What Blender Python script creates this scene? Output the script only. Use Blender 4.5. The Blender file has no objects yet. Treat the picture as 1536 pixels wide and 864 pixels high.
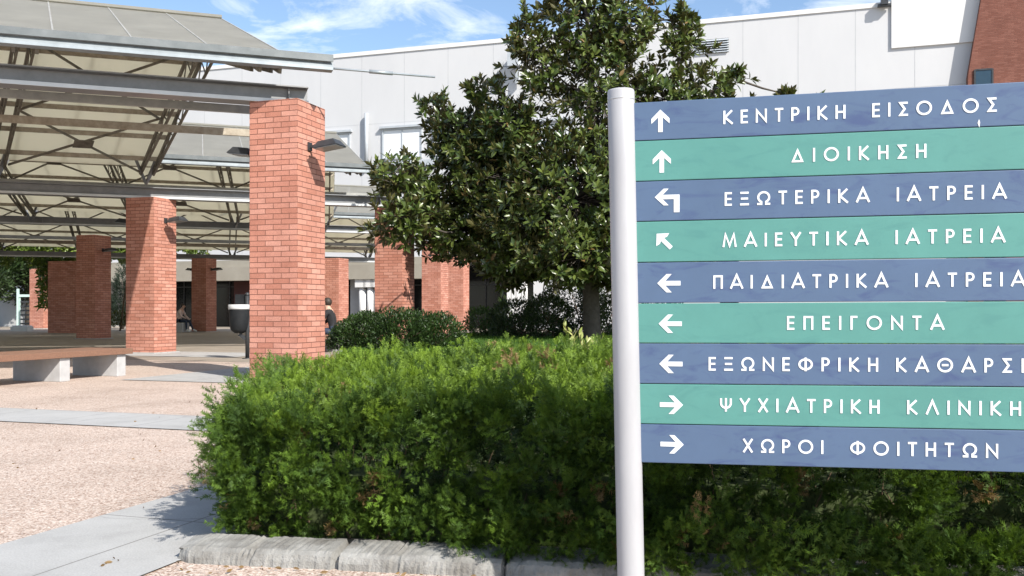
import bpy, bmesh, math, random
import numpy as np
from mathutils import Vector, Matrix, Euler

random.seed(7)
rng = np.random.default_rng(11)
R = math.radians
scene = bpy.context.scene
COL = scene.collection

# ------------------------------------------------------------------ camera
CAMH = 1.03
FPX, HZ = 1400.0, 465.0
cam_d = bpy.data.cameras.new("camera")
cam = bpy.data.objects.new("camera", cam_d)
COL.objects.link(cam)
cam.location = (0, 0, CAMH)
cam.rotation_euler = (R(90), 0, 0)
cam_d.sensor_width = 36.0
cam_d.lens = FPX / 1536 * 36
cam_d.shift_y = (HZ - 432) / 1536
cam_d.clip_start = 0.05
cam_d.clip_end = 2000
scene.camera = cam

# ------------------------------------------------------------------ sky, sun, exposure
SUN_AZ, SUN_EL = R(141), R(40)          # azimuth from +Y towards +X
world = bpy.data.worlds.new("World")
scene.world = world
world.use_nodes = True
wn, wl = world.node_tree.nodes, world.node_tree.links
wn.clear()
w_out = wn.new("ShaderNodeOutputWorld")
w_bg = wn.new("ShaderNodeBackground")
w_sky = wn.new("ShaderNodeTexSky")
w_sky.sky_type = 'NISHITA'
w_sky.sun_disc = False
w_sky.sun_elevation = SUN_EL
w_sky.sun_rotation = SUN_AZ
w_sky.air_density = 1.0
w_sky.dust_density = 0.6
w_sky.ozone_density = 2.0
w_bg.inputs[1].default_value = 0.12
# thin streaked clouds in the sky
w_tc = wn.new("ShaderNodeTexCoord")
w_map = wn.new("ShaderNodeMapping")
w_map.inputs['Scale'].default_value = (5.0, 2.0, 15.0)
w_map.inputs['Rotation'].default_value = (0, R(6), 0)
w_map.inputs['Location'].default_value = (1.3, 0.0, 0.55)
w_n = wn.new("ShaderNodeTexNoise")
w_n.inputs['Scale'].default_value = 1.5
w_n.inputs['Detail'].default_value = 9
w_n.inputs['Roughness'].default_value = 0.62
w_n.inputs['Distortion'].default_value = 0.7
w_r = wn.new("ShaderNodeValToRGB")
w_r.color_ramp.elements[0].position = 0.47
w_r.color_ramp.elements[0].color = (0, 0, 0, 1)
w_r.color_ramp.elements[1].position = 0.70
w_r.color_ramp.elements[1].color = (0.9, 0.9, 0.9, 1)
w_mix = wn.new("ShaderNodeMixRGB")
w_mix.inputs[2].default_value = (6.0, 6.4, 6.9, 1)
wl.new(w_tc.outputs['Generated'], w_map.inputs[0])
wl.new(w_map.outputs[0], w_n.inputs[0])
wl.new(w_n.outputs[0], w_r.inputs[0])
wl.new(w_r.outputs[0], w_mix.inputs[0])
wl.new(w_sky.outputs[0], w_mix.inputs[1])
wl.new(w_mix.outputs[0], w_bg.inputs[0])
wl.new(w_bg.outputs[0], w_out.inputs[0])

sun_d = bpy.data.lights.new("sun", 'SUN')
sun_d.energy = 4.6
sun_d.angle = R(0.53)
sun_d.color = (1.0, 0.945, 0.86)
sun = bpy.data.objects.new("sun", sun_d)
COL.objects.link(sun)
_L = Vector((-math.sin(SUN_AZ) * math.cos(SUN_EL), -math.cos(SUN_AZ) * math.cos(SUN_EL), -math.sin(SUN_EL)))
sun.rotation_euler = _L.to_track_quat('-Z', 'Y').to_euler()
sun.location = (20, -20, 30)

scene.view_settings.view_transform = 'Standard'
scene.view_settings.look = 'None'
scene.view_settings.exposure = 0.75
scene.view_settings.gamma = 1
scene.view_settings.use_curve_mapping = False
scene.render.engine = 'CYCLES'
scene.cycles.max_bounces = 6
scene.cycles.use_denoising = True

# ------------------------------------------------------------------ frames of reference
E1 = Vector((-math.sin(R(72)), math.cos(R(72)), 0))     # paving grid, towards far left
E2 = Vector((math.sin(R(18)), math.cos(R(18)), 0))      # paving grid, towards far right
DD = Vector((math.sin(R(71)), math.cos(R(71)), 0))      # along the canopy ridges
NN = Vector((-math.cos(R(71)), math.sin(R(71)), 0))     # across the canopies
UP = Vector((0, 0, 1))

def P(px, py, z):
    """world point at depth z on the sight line of a measured photo point"""
    return Vector(((px - 768) / FPX * z, z, CAMH + (HZ - py) / FPX * z))

def G(px, z, h=0.0):
    return Vector(((px - 768) / FPX * z, z, h))

# ------------------------------------------------------------------ materials
MATS = {}
def new_mat(name):
    m = bpy.data.materials.new(name)
    m.use_nodes = True
    nt = m.node_tree
    nt.nodes.clear()
    out = nt.nodes.new("ShaderNodeOutputMaterial")
    b = nt.nodes.new("ShaderNodeBsdfPrincipled")
    nt.links.new(b.outputs[0], out.inputs[0])
    MATS[name] = m
    return m, nt, b, out

def N(nt, kind, **kw):
    n = nt.nodes.new(kind)
    for k, v in kw.items():
        if k.startswith('i_'):
            n.inputs[k[2:].replace('_', ' ')].default_value = v
        else:
            setattr(n, k, v)
    return n

def ramp(nt, stops):
    n = nt.nodes.new("ShaderNodeValToRGB")
    cr = n.color_ramp
    while len(cr.elements) < len(stops):
        cr.elements.new(0.5)
    for e, (p, c) in zip(cr.elements, stops):
        e.position = p
        e.color = (*c, 1) if len(c) == 3 else c
    return n

def noisy(name, c1, c2, scale=3.0, rough=0.6, bump=0.0, bscale=40.0, metal=0.0, detail=6, spec=0.5, stretch=None, c3=None):
    m, nt, b, out = new_mat(name)
    tc = N(nt, "ShaderNodeTexCoord")
    src = tc.outputs['Object']
    if stretch:
        mp = N(nt, "ShaderNodeMapping")
        mp.inputs['Scale'].default_value = stretch
        nt.links.new(src, mp.inputs[0])
        src = mp.outputs[0]
    n = N(nt, "ShaderNodeTexNoise", i_Scale=scale, i_Detail=detail, i_Roughness=0.65)
    nt.links.new(src, n.inputs[0])
    stops = [(0.3, c1), (0.7, c2)] if c3 is None else [(0.3, c1), (0.55, c2), (0.72, c3)]
    r = ramp(nt, stops)
    nt.links.new(n.outputs[0], r.inputs[0])
    nt.links.new(r.outputs[0], b.inputs['Base Color'])
    b.inputs['Roughness'].default_value = rough
    b.inputs['Metallic'].default_value = metal
    b.inputs['Specular IOR Level'].default_value = spec
    if bump:
        n2 = N(nt, "ShaderNodeTexNoise", i_Scale=bscale, i_Detail=4)
        nt.links.new(src, n2.inputs[0])
        bp = N(nt, "ShaderNodeBump", i_Strength=bump, i_Distance=0.01)
        nt.links.new(n2.outputs[0], bp.inputs['Height'])
        nt.links.new(bp.outputs[0], b.inputs['Normal'])
    return m

def mat_pebble():
    m, nt, b, out = new_mat("pebble_wash")
    tc = N(nt, "ShaderNodeTexCoord")
    v = N(nt, "ShaderNodeTexVoronoi", i_Scale=105.0, i_Randomness=1.0)
    nt.links.new(tc.outputs['Object'], v.inputs['Vector'])
    sep = N(nt, "ShaderNodeSeparateColor")
    nt.links.new(v.outputs['Color'], sep.inputs[0])
    r = ramp(nt, [(0.0, (.24, .16, .12)), (0.2, (.40, .30, .24)), (0.45, (.50, .39, .325)), (0.7, (.56, .455, .385)), (0.92, (.68, .60, .53)), (1.0, (.28, .22, .19))])
    nt.links.new(sep.outputs[0], r.inputs[0])
    big = N(nt, "ShaderNodeTexNoise", i_Scale=0.9, i_Detail=7, i_Roughness=0.7)
    nt.links.new(tc.outputs['Object'], big.inputs[0])
    r2 = ramp(nt, [(0.28, (.74, .72, .70)), (0.5, (.97, .97, .97)), (0.72, (1.08, 1.08, 1.08))])
    nt.links.new(big.outputs[0], r2.inputs[0])
    mul = N(nt, "ShaderNodeMixRGB", blend_type='MULTIPLY')
    mul.inputs[0].default_value = 1
    nt.links.new(r.outputs[0], mul.inputs[1])
    nt.links.new(r2.outputs[0], mul.inputs[2])
    # cement between the stones
    rd = ramp(nt, [(0.0, (1, 1, 1)), (0.62, (1, 1, 1)), (0.9, (.62, .58, .55))])
    nt.links.new(v.outputs['Distance'], rd.inputs[0])
    mul2 = N(nt, "ShaderNodeMixRGB", blend_type='MULTIPLY')
    mul2.inputs[0].default_value = 1
    nt.links.new(mul.outputs[0], mul2.inputs[1])
    nt.links.new(rd.outputs[0], mul2.inputs[2])
    nt.links.new(mul2.outputs[0], b.inputs['Base Color'])
    b.inputs['Roughness'].default_value = 0.75
    bp = N(nt, "ShaderNodeBump", i_Strength=0.55, i_Distance=0.006)
    bp.invert = True
    nt.links.new(v.outputs['Distance'], bp.inputs['Height'])
    nt.links.new(bp.outputs[0], b.inputs['Normal'])
    return m

def mat_brick(name, tones, mortar):
    m, nt, b, out = new_mat(name)
    uv = N(nt, "ShaderNodeUVMap")
    uv.uv_map = "UVMap"
    nz = N(nt, "ShaderNodeTexNoise", i_Scale=9.0, i_Detail=3)
    nt.links.new(uv.outputs[0], nz.inputs[0])
    dis = N(nt, "ShaderNodeMixRGB", blend_type='LINEAR_LIGHT')
    dis.inputs[0].default_value = 0.0045
    nt.links.new(uv.outputs[0], dis.inputs[1])
    nt.links.new(nz.outputs['Color'], dis.inputs[2])
    br = N(nt, "ShaderNodeTexBrick")
    br.offset = 0.5
    br.inputs['Color1'].default_value = (0, 0, 0, 1)
    br.inputs['Color2'].default_value = (1, 1, 1, 1)
    br.inputs['Mortar'].default_value = (0.5, 0.5, 0.5, 1)
    br.inputs['Scale'].default_value = 1.0
    br.inputs['Mortar Size'].default_value = 0.0052
    br.inputs['Mortar Smooth'].default_value = 0.12
    br.inputs['Brick Width'].default_value = 0.2667
    br.inputs['Row Height'].default_value = 0.0785
    nt.links.new(dis.outputs[0], br.inputs['Vector'])
    r = ramp(nt, [(0.0, tones[0]), (0.5, tones[1]), (1.0, tones[2])])
    nt.links.new(br.outputs['Color'], r.inputs[0])
    tc = N(nt, "ShaderNodeTexCoord")
    n1 = N(nt, "ShaderNodeTexNoise", i_Scale=1.6, i_Detail=8, i_Roughness=0.7)
    nt.links.new(tc.outputs['Object'], n1.inputs[0])
    r1 = ramp(nt, [(0.3, (.80, .78, .78)), (0.62, (1.05, 1.05, 1.05)), (0.8, (1.2, 1.22, 1.25))])
    nt.links.new(n1.outputs[0], r1.inputs[0])
    n3 = N(nt, "ShaderNodeTexNoise", i_Scale=60, i_Detail=3)
    nt.links.new(tc.outputs['Object'], n3.inputs[0])
    r3 = ramp(nt, [(0.3, (.85, .85, .85)), (0.7, (1.1, 1.1, 1.1))])
    nt.links.new(n3.outputs[0], r3.inputs[0])
    mu = N(nt, "ShaderNodeMixRGB", blend_type='MULTIPLY'); mu.inputs[0].default_value = 1
    nt.links.new(r.outputs[0], mu.inputs[1]); nt.links.new(r1.outputs[0], mu.inputs[2])
    mu2 = N(nt, "ShaderNodeMixRGB", blend_type='MULTIPLY'); mu2.inputs[0].default_value = 1
    nt.links.new(mu.outputs[0], mu2.inputs[1]); nt.links.new(r3.outputs[0], mu2.inputs[2])
    mx = N(nt, "ShaderNodeMixRGB")
    nt.links.new(br.outputs['Fac'], mx.inputs[0])
    nt.links.new(mu2.outputs[0], mx.inputs[1])
    mx.inputs[2].default_value = (*mortar, 1)
    nt.links.new(mx.outputs[0], b.inputs['Base Color'])
    b.inputs['Roughness'].default_value = 0.85
    b.inputs['Specular IOR Level'].default_value = 0.25
    inv = N(nt, "ShaderNodeMath", operation='SUBTRACT'); inv.inputs[0].default_value = 1
    nt.links.new(br.outputs['Fac'], inv.inputs[1])
    ad = N(nt, "ShaderNodeMath", operation='MULTIPLY_ADD'); ad.inputs[1].default_value = 0.25
    nt.links.new(n3.outputs[0], ad.inputs[0]); nt.links.new(inv.outputs[0], ad.inputs[2])
    bp = N(nt, "ShaderNodeBump", i_Strength=0.8, i_Distance=0.008)
    nt.links.new(ad.outputs[0], bp.inputs['Height'])
    nt.links.new(bp.outputs[0], b.inputs['Normal'])
    return m

def mat_leaf(name, rough=0.5, trans=0.25, under=None, spec=0.4, tr_gain=(1.3, 1.25, 0.7)):
    """leaf colour from the per-leaf attribute; part of the light passes through"""
    m, nt, b, out = new_mat(name)
    at = N(nt, "ShaderNodeAttribute"); at.attribute_name = "tint"
    col = at.outputs['Color']
    if under:
        ge = N(nt, "ShaderNodeNewGeometry")
        mx = N(nt, "ShaderNodeMixRGB")
        mx.inputs[2].default_value = (*under, 1)
        nt.links.new(ge.outputs['Backfacing'], mx.inputs[0])
        nt.links.new(col, mx.inputs[1])
        col = mx.outputs[0]
    nt.links.new(col, b.inputs['Base Color'])
    b.inputs['Roughness'].default_value = rough
    b.inputs['Specular IOR Level'].default_value = spec
    if trans:
        t = N(nt, "ShaderNodeBsdfTranslucent")
        g = N(nt, "ShaderNodeMixRGB", blend_type='MULTIPLY'); g.inputs[0].default_value = 1
        g.inputs[2].default_value = (*tr_gain, 1)
        nt.links.new(at.outputs['Color'], g.inputs[1])
        nt.links.new(g.outputs[0], t.inputs[0])
        ms = N(nt, "ShaderNodeMixShader"); ms.inputs[0].default_value = trans
        nt.links.new(b.outputs[0], ms.inputs[1]); nt.links.new(t.outputs[0], ms.inputs[2])
        nt.links.new(ms.outputs[0], out.inputs[0])
    return m

M_PEB = mat_pebble()
def mat_concrete():
    m, nt, b, out = new_mat("path_concrete")
    tc = N(nt, "ShaderNodeTexCoord")
    n = N(nt, "ShaderNodeTexNoise", i_Scale=1.6, i_Detail=10, i_Roughness=0.72)
    nt.links.new(tc.outputs['Object'], n.inputs[0])
    r = ramp(nt, [(0.28, (.285, .283, .275)), (0.5, (.365, .363, .355)), (0.72, (.415, .413, .405))])
    nt.links.new(n.outputs[0], r.inputs[0])
    n2 = N(nt, "ShaderNodeTexNoise", i_Scale=120, i_Detail=3)
    nt.links.new(tc.outputs['Object'], n2.inputs[0])
    r2 = ramp(nt, [(0.3, (.86, .86, .86)), (0.7, (1.08, 1.08, 1.08))])
    nt.links.new(n2.outputs[0], r2.inputs[0])
    mu = N(nt, "ShaderNodeMixRGB", blend_type='MULTIPLY'); mu.inputs[0].default_value = 1
    nt.links.new(r.outputs[0], mu.inputs[1]); nt.links.new(r2.outputs[0], mu.inputs[2])
    mp = N(nt, "ShaderNodeMapping"); mp.inputs['Rotation'].default_value = (0, 0, R(18))
    nt.links.new(tc.outputs['Object'], mp.inputs[0])
    br = N(nt, "ShaderNodeTexBrick"); br.offset = 0.0
    br.inputs['Scale'].default_value = 1; br.inputs['Brick Width'].default_value = .953; br.inputs['Row Height'].default_value = 1.27
    br.inputs['Mortar Size'].default_value = .006; br.inputs['Mortar Smooth'].default_value = .3
    nt.links.new(mp.outputs[0], br.inputs['Vector'])
    mx = N(nt, "ShaderNodeMixRGB"); mx.inputs[2].default_value = (.19, .185, .175, 1)
    nt.links.new(br.outputs['Fac'], mx.inputs[0]); nt.links.new(mu.outputs[0], mx.inputs[1])
    # hairline cracks
    vo = N(nt, "ShaderNodeTexVoronoi", feature='DISTANCE_TO_EDGE', i_Scale=.55)
    nz = N(nt, "ShaderNodeTexNoise", i_Scale=3.0, i_Detail=5)
    nt.links.new(tc.outputs['Object'], nz.inputs[0])
    dm = N(nt, "ShaderNodeMixRGB", blend_type='LINEAR_LIGHT'); dm.inputs[0].default_value = .12
    nt.links.new(tc.outputs['Object'], dm.inputs[1]); nt.links.new(nz.outputs['Color'], dm.inputs[2])
    nt.links.new(dm.outputs[0], vo.inputs['Vector'])
    rc = ramp(nt, [(0.0, (.72, .72, .72)), (0.006, (1, 1, 1))])
    nt.links.new(vo.outputs['Distance'], rc.inputs[0])
    m3 = N(nt, "ShaderNodeMixRGB", blend_type='MULTIPLY'); m3.inputs[0].default_value = 1
    nt.links.new(mx.outputs[0], m3.inputs[1]); nt.links.new(rc.outputs[0], m3.inputs[2])
    nt.links.new(m3.outputs[0], b.inputs['Base Color'])
    b.inputs['Roughness'].default_value = .85
    bp = N(nt, "ShaderNodeBump", i_Strength=0.25, i_Distance=0.006)
    nt.links.new(n2.outputs[0], bp.inputs['Height']); nt.links.new(bp.outputs[0], b.inputs['Normal'])
    return m
M_CONC = mat_concrete()
M_PAVE = noisy("brown_paving", (.22, .185, .15), (.33, .285, .235), 1.5, 0.7, 0.1, 50)
M_KERB = noisy("kerb_concrete", (.12, .112, .10), (.25, .245, .23), 6.0, 0.95, 0.5, 130, c3=(.36, .355, .34))
M_BENCHC = noisy("bench_concrete", (.36, .36, .36), (.45, .45, .45), 6.0, 0.85, 0.2, 80)
M_WOOD = noisy("bench_wood", (.15, .080, .052), (.25, .135, .088), 5.0, 0.6, 0.2, 40, stretch=(1, 14, 14))
M_BRICK = mat_brick("salmon_brick", [(.42, .178, .125), (.49, .225, .165), (.55, .275, .21)], (.17, .075, .055))
M_BRICKD = mat_brick("brown_brick", [(.17, .066, .047), (.195, .08, .058), (.22, .095, .07)], (.15, .075, .058))
M_STEEL = noisy("galvanised_steel", (.19, .195, .202), (.25, .255, .263), 5.0, 0.45, 0, 0, metal=0.25)
M_STEELD = noisy("weathered_steel", (.24, .20, .15), (.42, .38, .31), 7.0, 0.6, 0, 0, metal=0.1)
M_GUTTER = noisy("gutter_zinc", (.24, .27, .29), (.36, .40, .42), 3.5, 0.4, 0, 0, metal=0.3)
M_SEAM = noisy("seam_tape", (.24, .235, .215), (.34, .335, .31), 4, 0.6)
M_TRUSS = noisy("truss_steel", (.085, .075, .06), (.21, .19, .155), 6, 0.6, metal=0.1)
M_TIE = noisy("tie_steel", (.26, .275, .27), (.38, .39, .38), 5, 0.5, metal=0.1)
M_LIP = noisy("dark_gutter_band", (.10, .115, .12), (.16, .175, .18), 4, 0.5, metal=0.2)
M_FLANGE = noisy("sunlit_flange", (.48, .50, .51), (.58, .60, .61), 3, 0.45, metal=0.2)  # paler than the beam steel: sunlight on the lower flange put into colour
M_DARKST = noisy("dark_steel", (.03, .033, .036), (.06, .063, .068), 7.0, 0.45, 0, 0, metal=0.3)

def mat_roof(name, c1, c2, tr, tcol):
    m, nt, b, out = new_mat(name)
    tc = N(nt, "ShaderNodeTexCoord")
    n = N(nt, "ShaderNodeTexNoise", i_Scale=1.7, i_Detail=8, i_Roughness=0.7)
    nt.links.new(tc.outputs['Object'], n.inputs[0])
    r = ramp(nt, [(0.3, c1), (0.7, c2)])
    nt.links.new(n.outputs[0], r.inputs[0])
    nt.links.new(r.outputs[0], b.inputs['Base Color'])
    b.inputs['Roughness'].default_value = 0.75
    t = N(nt, "ShaderNodeBsdfTranslucent")
    t.inputs[0].default_value = (*tcol, 1)
    ms = N(nt, "ShaderNodeMixShader"); ms.inputs[0].default_value = tr
    nt.links.new(b.outputs[0], ms.inputs[1]); nt.links.new(t.outputs[0], ms.inputs[2])
    nt.links.new(ms.outputs[0], out.inputs[0])
    return m
M_LINING = mat_roof("cream_lining", (.80, .75, .62), (.88, .84, .72), 0.5, (.95, .90, .76))
M_LINING_CLEAR = mat_roof("cream_lining_light_boost", (.80, .76, .66), (.87, .84, .75), 0.78, (.95, .925, .85))  # far slope lining, made more see-through for a brighter underside
M_ROOF = mat_roof("roof_sheet", (.20, .197, .178), (.27, .265, .24), 0.30, (.97, .94, .82))
M_ROOF_CLEAR = mat_roof("roof_sheet_light_boost", (.34, .335, .30), (.44, .43, .385), 0.80, (.97, .94, .84))  # far slope sheet invented more translucent, to brighten the ceiling below
M_WHITE = noisy("white_cladding", (.49, .494, .505), (.535, .538, .547), 0.35, 0.55, 0, 0, stretch=(1, 1, 0.4))
M_WHITE2 = noisy("white_render", (.62, .62, .615), (.66, .66, .655), 0.4, 0.8)
M_JOINT = noisy("joint_sealant", (.36, .37, .39), (.44, .45, .46), 2.0, 0.8)
M_BEIGE = noisy("shaded_beige_fascia", (.26, .235, .19), (.32, .295, .245), 0.8, 0.7)  # beige darkened so the fascia looks shaded where the sun reaches it
M_GLASSD = noisy("dark_glazing", (.006, .007, .008), (.016, .017, .018), 0.6, 0.12, spec=0.35)
M_WINP = noisy("window_blind", (.66, .68, .70), (.74, .76, .78), 0.8, 0.35)
M_WINF = noisy("window_frame_grey", (.36, .39, .42), (.44, .47, .50), 4, 0.5)
M_BLUEW = noisy("blue_glass", (.02, .045, .07), (.03, .06, .09), 1, 0.15)
M_REDDARK = noisy("dark_red_wall", (.05, .015, .012), (.08, .025, .02), 1, 0.8)
M_POST = noisy("white_post_paint", (.335, .338, .355), (.395, .40, .418), 7.0, 0.38, 0.04, 30, stretch=(1, 1, .25))
M_LETTER = noisy("white_vinyl", (.66, .69, .71), (.71, .74, .76), 30.0, 0.5)
M_BACKP = noisy("sign_back_aluminium", (.45, .46, .47), (.55, .56, .57), 5.0, 0.45, metal=0.5)

def mat_panel(name, c, streak):
    m, nt, b, out = new_mat(name)
    tc = N(nt, "ShaderNodeTexCoord")
    n = N(nt, "ShaderNodeTexNoise", i_Scale=3.0, i_Detail=8, i_Roughness=0.7)
    nt.links.new(tc.outputs['Object'], n.inputs[0])
    r = ramp(nt, [(0.3, tuple(x * .91 for x in c)), (0.7, tuple(x * 1.07 for x in c))])
    nt.links.new(n.outputs[0], r.inputs[0])
    mp = N(nt, "ShaderNodeMapping"); mp.inputs['Scale'].default_value = (5, 5, 14); mp.inputs['Rotation'].default_value = (0, .5, 0)
    nt.links.new(tc.outputs['Object'], mp.inputs[0])
    n2 = N(nt, "ShaderNodeTexNoise", i_Scale=1.4, i_Detail=10, i_Roughness=0.6, i_Distortion=1.2)
    nt.links.new(mp.outputs[0], n2.inputs[0])
    r2 = ramp(nt, [(0.52, (0, 0, 0)), (0.70, (.8, .8, .8))])
    nt.links.new(n2.outputs[0], r2.inputs[0])
    mx = N(nt, "ShaderNodeMixRGB")
    mx.inputs[2].default_value = (*streak, 1)
    nt.links.new(r2.outputs[0], mx.inputs[0]); nt.links.new(r.outputs[0], mx.inputs[1])
    nt.links.new(mx.outputs[0], b.inputs['Base Color'])
    b.inputs['Roughness'].default_value = 0.42
    return m
M_BLUE = mat_panel("blue_panel_paint", (.073, .119, .205), (.044, .068, .165))
M_GREEN = mat_panel("green_panel_paint", (.080, .243, .216), (.064, .205, .19))

M_BARK = noisy("tree_bark", (.045, .037, .03), (.10, .085, .07), 7.0, 0.9, 0.6, 30)
M_TWIG = noisy("hedge_twig", (.09, .06, .035), (.17, .12, .075), 12.0, 0.9)
M_HEDGE = mat_leaf("cypress_spray", 0.55, 0.28, spec=0.3)
M_MAG = mat_leaf("magnolia_leaf", 0.30, 0.10, under=(.085, .080, .030), spec=0.5)
M_SHRUB = mat_leaf("shrub_leaf", 0.42, 0.2, spec=0.4)
M_GRASSB = mat_leaf("grass_blade", 0.6, 0.3, spec=0.2)
M_SOIL = noisy("lawn_soil", (.045, .06, .02), (.07, .10, .03), 3.0, 0.95, 0.5, 30)
M_SKIN = noisy("skin", (.50, .30, .22), (.55, .34, .25), 8, 0.55)
M_HAIR = noisy("dark_hair", (.02, .014, .01), (.04, .028, .02), 20, 0.6)
M_BLACKC = noisy("black_cloth", (.012, .012, .014), (.022, .022, .026), 9, 0.9)
M_JEANS = noisy("dark_jeans", (.02, .03, .055), (.035, .05, .085), 15, 0.9)
M_PALEC = noisy("pale_cloth", (.55, .42, .38), (.65, .52, .47), 9, 0.9)
M_SHOE = noisy("white_shoe", (.70, .70, .70), (.8, .8, .8), 9, 0.6)
M_BIN = noisy("bin_grey", (.010, .011, .013), (.022, .024, .026), 6, 0.6, spec=0.2)
M_BINRIM = noisy("bin_white_rim", (.5, .51, .52), (.58, .58, .58), 6, 0.5)
M_TEAL = noisy("pale_teal_paint", (.40, .55, .52), (.50, .64, .60), 6, 0.5)
M_LAMPG = noisy("lamp_glass", (.22, .24, .25), (.32, .34, .35), 6, 0.2)
M_GREYW = noisy("grey_wall", (.36, .37, .38), (.44, .45, .46), 1, 0.85)

# ------------------------------------------------------------------ object helpers
def tag(o, label=None, cat=None, group=None, kind=None):
    if label: o["label"] = label
    if cat: o["category"] = cat
    if group: o["group"] = group
    if kind: o["kind"] = kind
    return o

def thing(name, label, cat, loc=(0, 0, 0), rot=(0, 0, 0), group=None):
    o = bpy.data.objects.new(name, None)
    COL.objects.link(o)
    o.location = loc
    o.rotation_euler = rot
    o.empty_display_size = 0.3
    return tag(o, label, cat, group)

def copy_tree(o, parent=None):
    c = o.copy()
    COL.objects.link(c)
    if parent is not None:
        c.parent = parent
    for ch in list(o.children):
        copy_tree(ch, c)
    return c

class MB:
    """collects solids; build() links them as one mesh object"""
    def __init__(s):
        s.v, s.f, s.uv, s.m, s.smooth = [], [], [], [], []
    def face(s, idx, uv=None, m=0, smooth=False):
        s.f.append(tuple(idx)); s.uv.append(uv); s.m.append(m); s.smooth.append(smooth)
    def hull8(s, p, m=0):
        b = len(s.v); s.v += [tuple(q) for q in p]
        for q in ((3, 2, 1, 0), (4, 5, 6, 7), (0, 1, 5, 4), (1, 2, 6, 5), (2, 3, 7, 6), (3, 0, 4, 7)):
            s.face([b + i for i in q], m=m)
    def obox(s, c, ax, ay, az, m=0):
        """oriented box: centre and three half axes"""
        c = Vector(c); ax = Vector(ax); ay = Vector(ay); az = Vector(az)
        if ax.cross(ay).dot(az) < 0: ax = -ax
        s.hull8([c - ax - ay - az, c + ax - ay - az, c + ax + ay - az, c - ax + ay - az,
                 c - ax - ay + az, c + ax - ay + az, c + ax + ay + az, c - ax + ay + az], m)
    def box(s, x0, x1, y0, y1, z0, z1, m=0):
        s.obox(((x0 + x1) / 2, (y0 + y1) / 2, (z0 + z1) / 2), ((x1 - x0) / 2, 0, 0), (0, (y1 - y0) / 2, 0), (0, 0, (z1 - z0) / 2), m)
    def bar(s, a, b, w, h, up=UP, m=0):
        """bar of width w and height h between two points"""
        a = Vector(a); b = Vector(b); d = b - a
        if d.length < 1e-6: return
        dn = d.normalized(); up = Vector(up)
        side = dn.cross(up)
        if side.length < 1e-4: side = dn.cross(Vector((1, 0, 0)))
        side.normalize(); u = side.cross(dn).normalized()
        s.obox((a + b) / 2, d / 2, side * w / 2, u * h / 2, m)
    def ibeam(s, a, b, w, h, tf=0.018, tw=0.012, m=0):
        a = Vector(a); b = Vector(b)
        s.bar(a + UP * (h / 2 - tf / 2), b + UP * (h / 2 - tf / 2), w, tf, m=m)
        s.bar(a - UP * (h / 2 - tf / 2), b - UP * (h / 2 - tf / 2), w, tf, m=m)
        s.bar(a, b, tw, h - 2 * tf - 0.0005, m=m)
    def tube(s, pts, radii, n=8, m=0, caps=True):
        pts = [Vector(p) for p in pts]
        if not hasattr(radii, '__len__'): radii = [radii] * len(pts)
        rings = []
        prev = None
        for i, p in enumerate(pts):
            d = (pts[min(i + 1, len(pts) - 1)] - pts[max(i - 1, 0)])
            d = d.normalized() if d.length > 1e-9 else UP
            a = prev if prev is not None else d.orthogonal()
            a = (a - d * a.dot(d))
            a = a.normalized() if a.length > 1e-6 else d.orthogonal().normalized()
            prev = a
            c = d.cross(a)
            b0 = len(s.v)
            for k in range(n):
                t = 2 * math.pi * k / n
                s.v.append(tuple(p + (a * math.cos(t) + c * math.sin(t)) * radii[i]))
            rings.append(b0)
        for i in range(len(rings) - 1):
            for k in range(n):
                s.face((rings[i] + k, rings[i] + (k + 1) % n, rings[i + 1] + (k + 1) % n, rings[i + 1] + k), m=m, smooth=True)
        if caps:
            s.face([rings[0] + k for k in range(n)][::-1], m=m)
            s.face([rings[-1] + k for k in range(n)], m=m)
    def prism(s, poly, off, m=0):
        """polygon (list of points) swept by a vector"""
        b = len(s.v); n = len(poly); off = Vector(off)
        s.v += [tuple(Vector(p)) for p in poly] + [tuple(Vector(p) + off) for p in poly]
        s.face([b + i for i in range(n)][::-1], m=m)
        s.face([b + n + i for i in range(n)], m=m)
        for i in range(n):
            j = (i + 1) % n
            s.face((b + i, b + j, b + n + j, b + n + i), m=m)
    def build(s, name, mats, parent=None, bevel=0.0, loc=None):
        me = bpy.data.meshes.new(name)
        me.from_pydata(s.v, [], s.f)
        if any(u is not None for u in s.uv):
            ul = me.uv_layers.new(name="UVMap")
            for pi, pol in enumerate(me.polygons):
                u = s.uv[pi]
                for k, li in enumerate(pol.loop_indices):
                    ul.data[li].uv = u[k] if u else (0, 0)
        mats = mats if isinstance(mats, (list, tuple)) else [mats]
        for mm in mats: me.materials.append(mm)
        me.polygons.foreach_set('material_index', s.m)
        me.polygons.foreach_set('use_smooth', s.smooth)
        bm = bmesh.new(); bm.from_mesh(me)
        if not any(u is not None for u in s.uv):
            bmesh.ops.recalc_face_normals(bm, faces=bm.faces)
        bm.to_mesh(me); bm.free()
        me.update()
        o = bpy.data.objects.new(name, me)
        COL.objects.link(o)
        if parent is not None: o.parent = parent
        if loc is not None: o.location = loc
        if bevel:
            bv = o.modifiers.new("bevel", 'BEVEL'); bv.width = bevel; bv.segments = 2; bv.limit_method = 'ANGLE'
        return o

def sheet(name, pts, z, mat, kind='structure'):
    me = bpy.data.meshes.new(name)
    me.from_pydata([(p[0], p[1], z) for p in pts], [], [tuple(range(len(pts)))])
    me.materials.append(mat)
    if me.polygons[0].normal.z < 0: me.flip_normals()
    o = bpy.data.objects.new(name, me); COL.objects.link(o)
    o["kind"] = kind
    return o

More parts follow.
